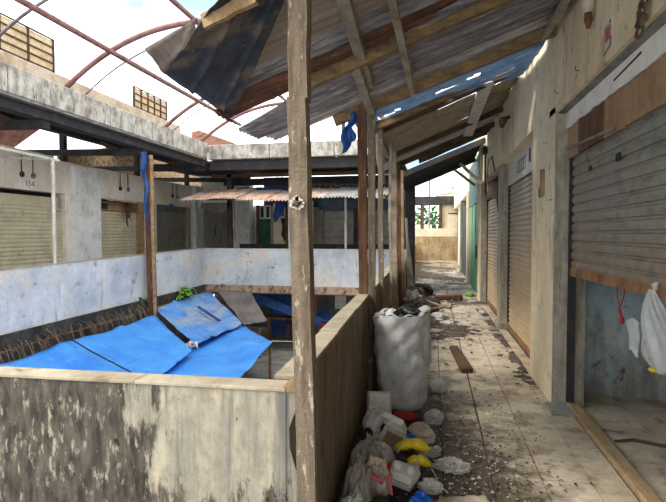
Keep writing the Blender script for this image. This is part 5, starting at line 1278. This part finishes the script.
# extra crumpled bits of the heap
for i, (x, y, z, a, b, c, mt, lab, cat) in enumerate((
    (-.31, 3.54, .02, .07, .06, .09, 'grey_bag', 'grey crumpled wrapper between the printed bag and the stained foam box', 'wrapper'),
    (-.02, 3.60, .01, .07, .05, .06, 'grey_bag', 'flat dull wrapper beside the small blue wrapper', 'wrapper'),
    (-.19, 3.80, .01, .08, .06, .09, 'dark_cloth', 'dark cloth lump behind the small blue wrapper', 'rag'),
    (-.28, 2.72, .0, .08, .09, .12, 'dark_cloth', 'dark cloth lump under the pink strip', 'rag'),
    (-.14, 2.74, .0, .07, .06, .10, 'paper', 'yellowish paper lump between the bumpy foam box and blue bag', 'paper'),
    (-.50, 3.45, .0, .05, .10, .10, 'grey_bag', 'narrow grey bag pressed to the parapet beside the stained foam box', 'bag'))):
    litter('crumpled_scrap', lab, cat, (x, y, z), (a, b, c), 80 + i, .45, mat=mt, freq=2.2)

# ---- planks and far rubbish
tag(MB().hexa([(.235, 7.12, .0), (.345, 7.15, .0), (.46, 5.90, .0), (.33, 5.86, .0), (.235, 7.12, .045), (.345, 7.15, .045), (.46, 5.90, .055), (.33, 5.86, .055)]).build('loose_plank', M['rafter_dark'], bevel=.004), 'short dark brown plank lying alone on the bright tiles', 'plank')
tag(MB().hexa([(.0, 12.1, .02), (.72, 12.3, .02), (.74, 12.55, .02), (.05, 12.4, .02), (.05, 12.12, .12), (.68, 12.3, .14), (.7, 12.5, .14), (.08, 12.38, .12)]).build('flat_box', M['wood_rust'], bevel=.02), 'brown flattened box lying across the far corridor debris', 'box')
far = ((.10, 9.3, .18, .2, .16, 'white_bag', 'white crumpled cloth on the debris past the tall sack', 'cloth'),
       (-.10, 8.9, .17, .15, .20, 'grey_bag', 'grey-blue bag on the debris beside the white crumpled cloth', 'bag'),
       (-.32, 8.5, .18, .2, .32, 'dark_cloth', 'dark cloth heap against the parapet behind the white crumpled cloth', 'rag'),
       (-.28, 9.6, .22, .25, .36, 'leaf_litter', 'brown mixed rubbish mound beside the parapet past the dark cloth heap', 'rubbish'),
       (-.05, 10.0, .16, .2, .22, 'wood_rust', 'rust-brown carton crushed on the rubbish mound', 'carton'),
       (-.42, 10.6, .20, .3, .42, 'grey_bag', 'bulky grey bag by the parapet near the slim brown post', 'bag'),
       (-.10, 11.0, .22, .3, .22, 'dark_cloth', 'dark lumpy rubbish in front of the bulky grey bag', 'rubbish'),
       (-.40, 11.9, .25, .35, .35, 'leaf_litter', 'brown debris heap before the blackened column', 'rubbish'),
       (-.30, 13.3, .28, .3, .30, 'dark_cloth', 'black rubbish heap at the foot of the blackened column', 'rubbish'),
       (.25, 9.05, .12, .09, .06, 'white_bag', 'flat white scrap beside the white crumpled cloth', 'cloth'),
       (.05, 8.2, .12, .09, .07, 'paper', 'flat beige paper on the debris in front of the white crumpled cloth', 'paper'),
       (.28, 11.2, .14, .2, .10, 'paper', 'pale cardboard piece lying near the flattened brown box', 'cardboard'),
       (.98, 10.4, .07, .12, .06, 'white_bag', 'small white scrap at the foot of the shutter beside the pillar', 'paper'),
       (-.36, 7.6, .17, .2, .34, 'leaf_litter', 'brown debris heap next to the bag behind the tall sack', 'rubbish'),
       (.95, 13.4, .10, .25, .10, 'fern', 'green leafy scrap at the foot of the green door', 'plant'))
for i, (x, y, a, b, c, mt, lab, cat) in enumerate(far):
    litter('rubbish_lump', lab, cat, (x, y, .0), (a, b, c), 100 + i, .45, sub=3, mat=mt, freq=2.4)
for i, (x, y, a, lab) in enumerate(((-.05, 9.7, .5, 'pale broken batten sticking out of the rubbish mound'), (.1, 10.4, 2.3, 'short broken batten lying beyond the crushed carton'), (-.2, 8.3, 1.1, 'thin broken batten leaning on the dark cloth heap'))):
    d = Vector((math.cos(a), math.sin(a), .12)) * .35; c = Vector((x, y, .16))
    tag(MB().beam(c - d, c + d, .06, .025, rough=.003, n=3).build('broken_batten', M['wood_grey']), lab, 'batten')
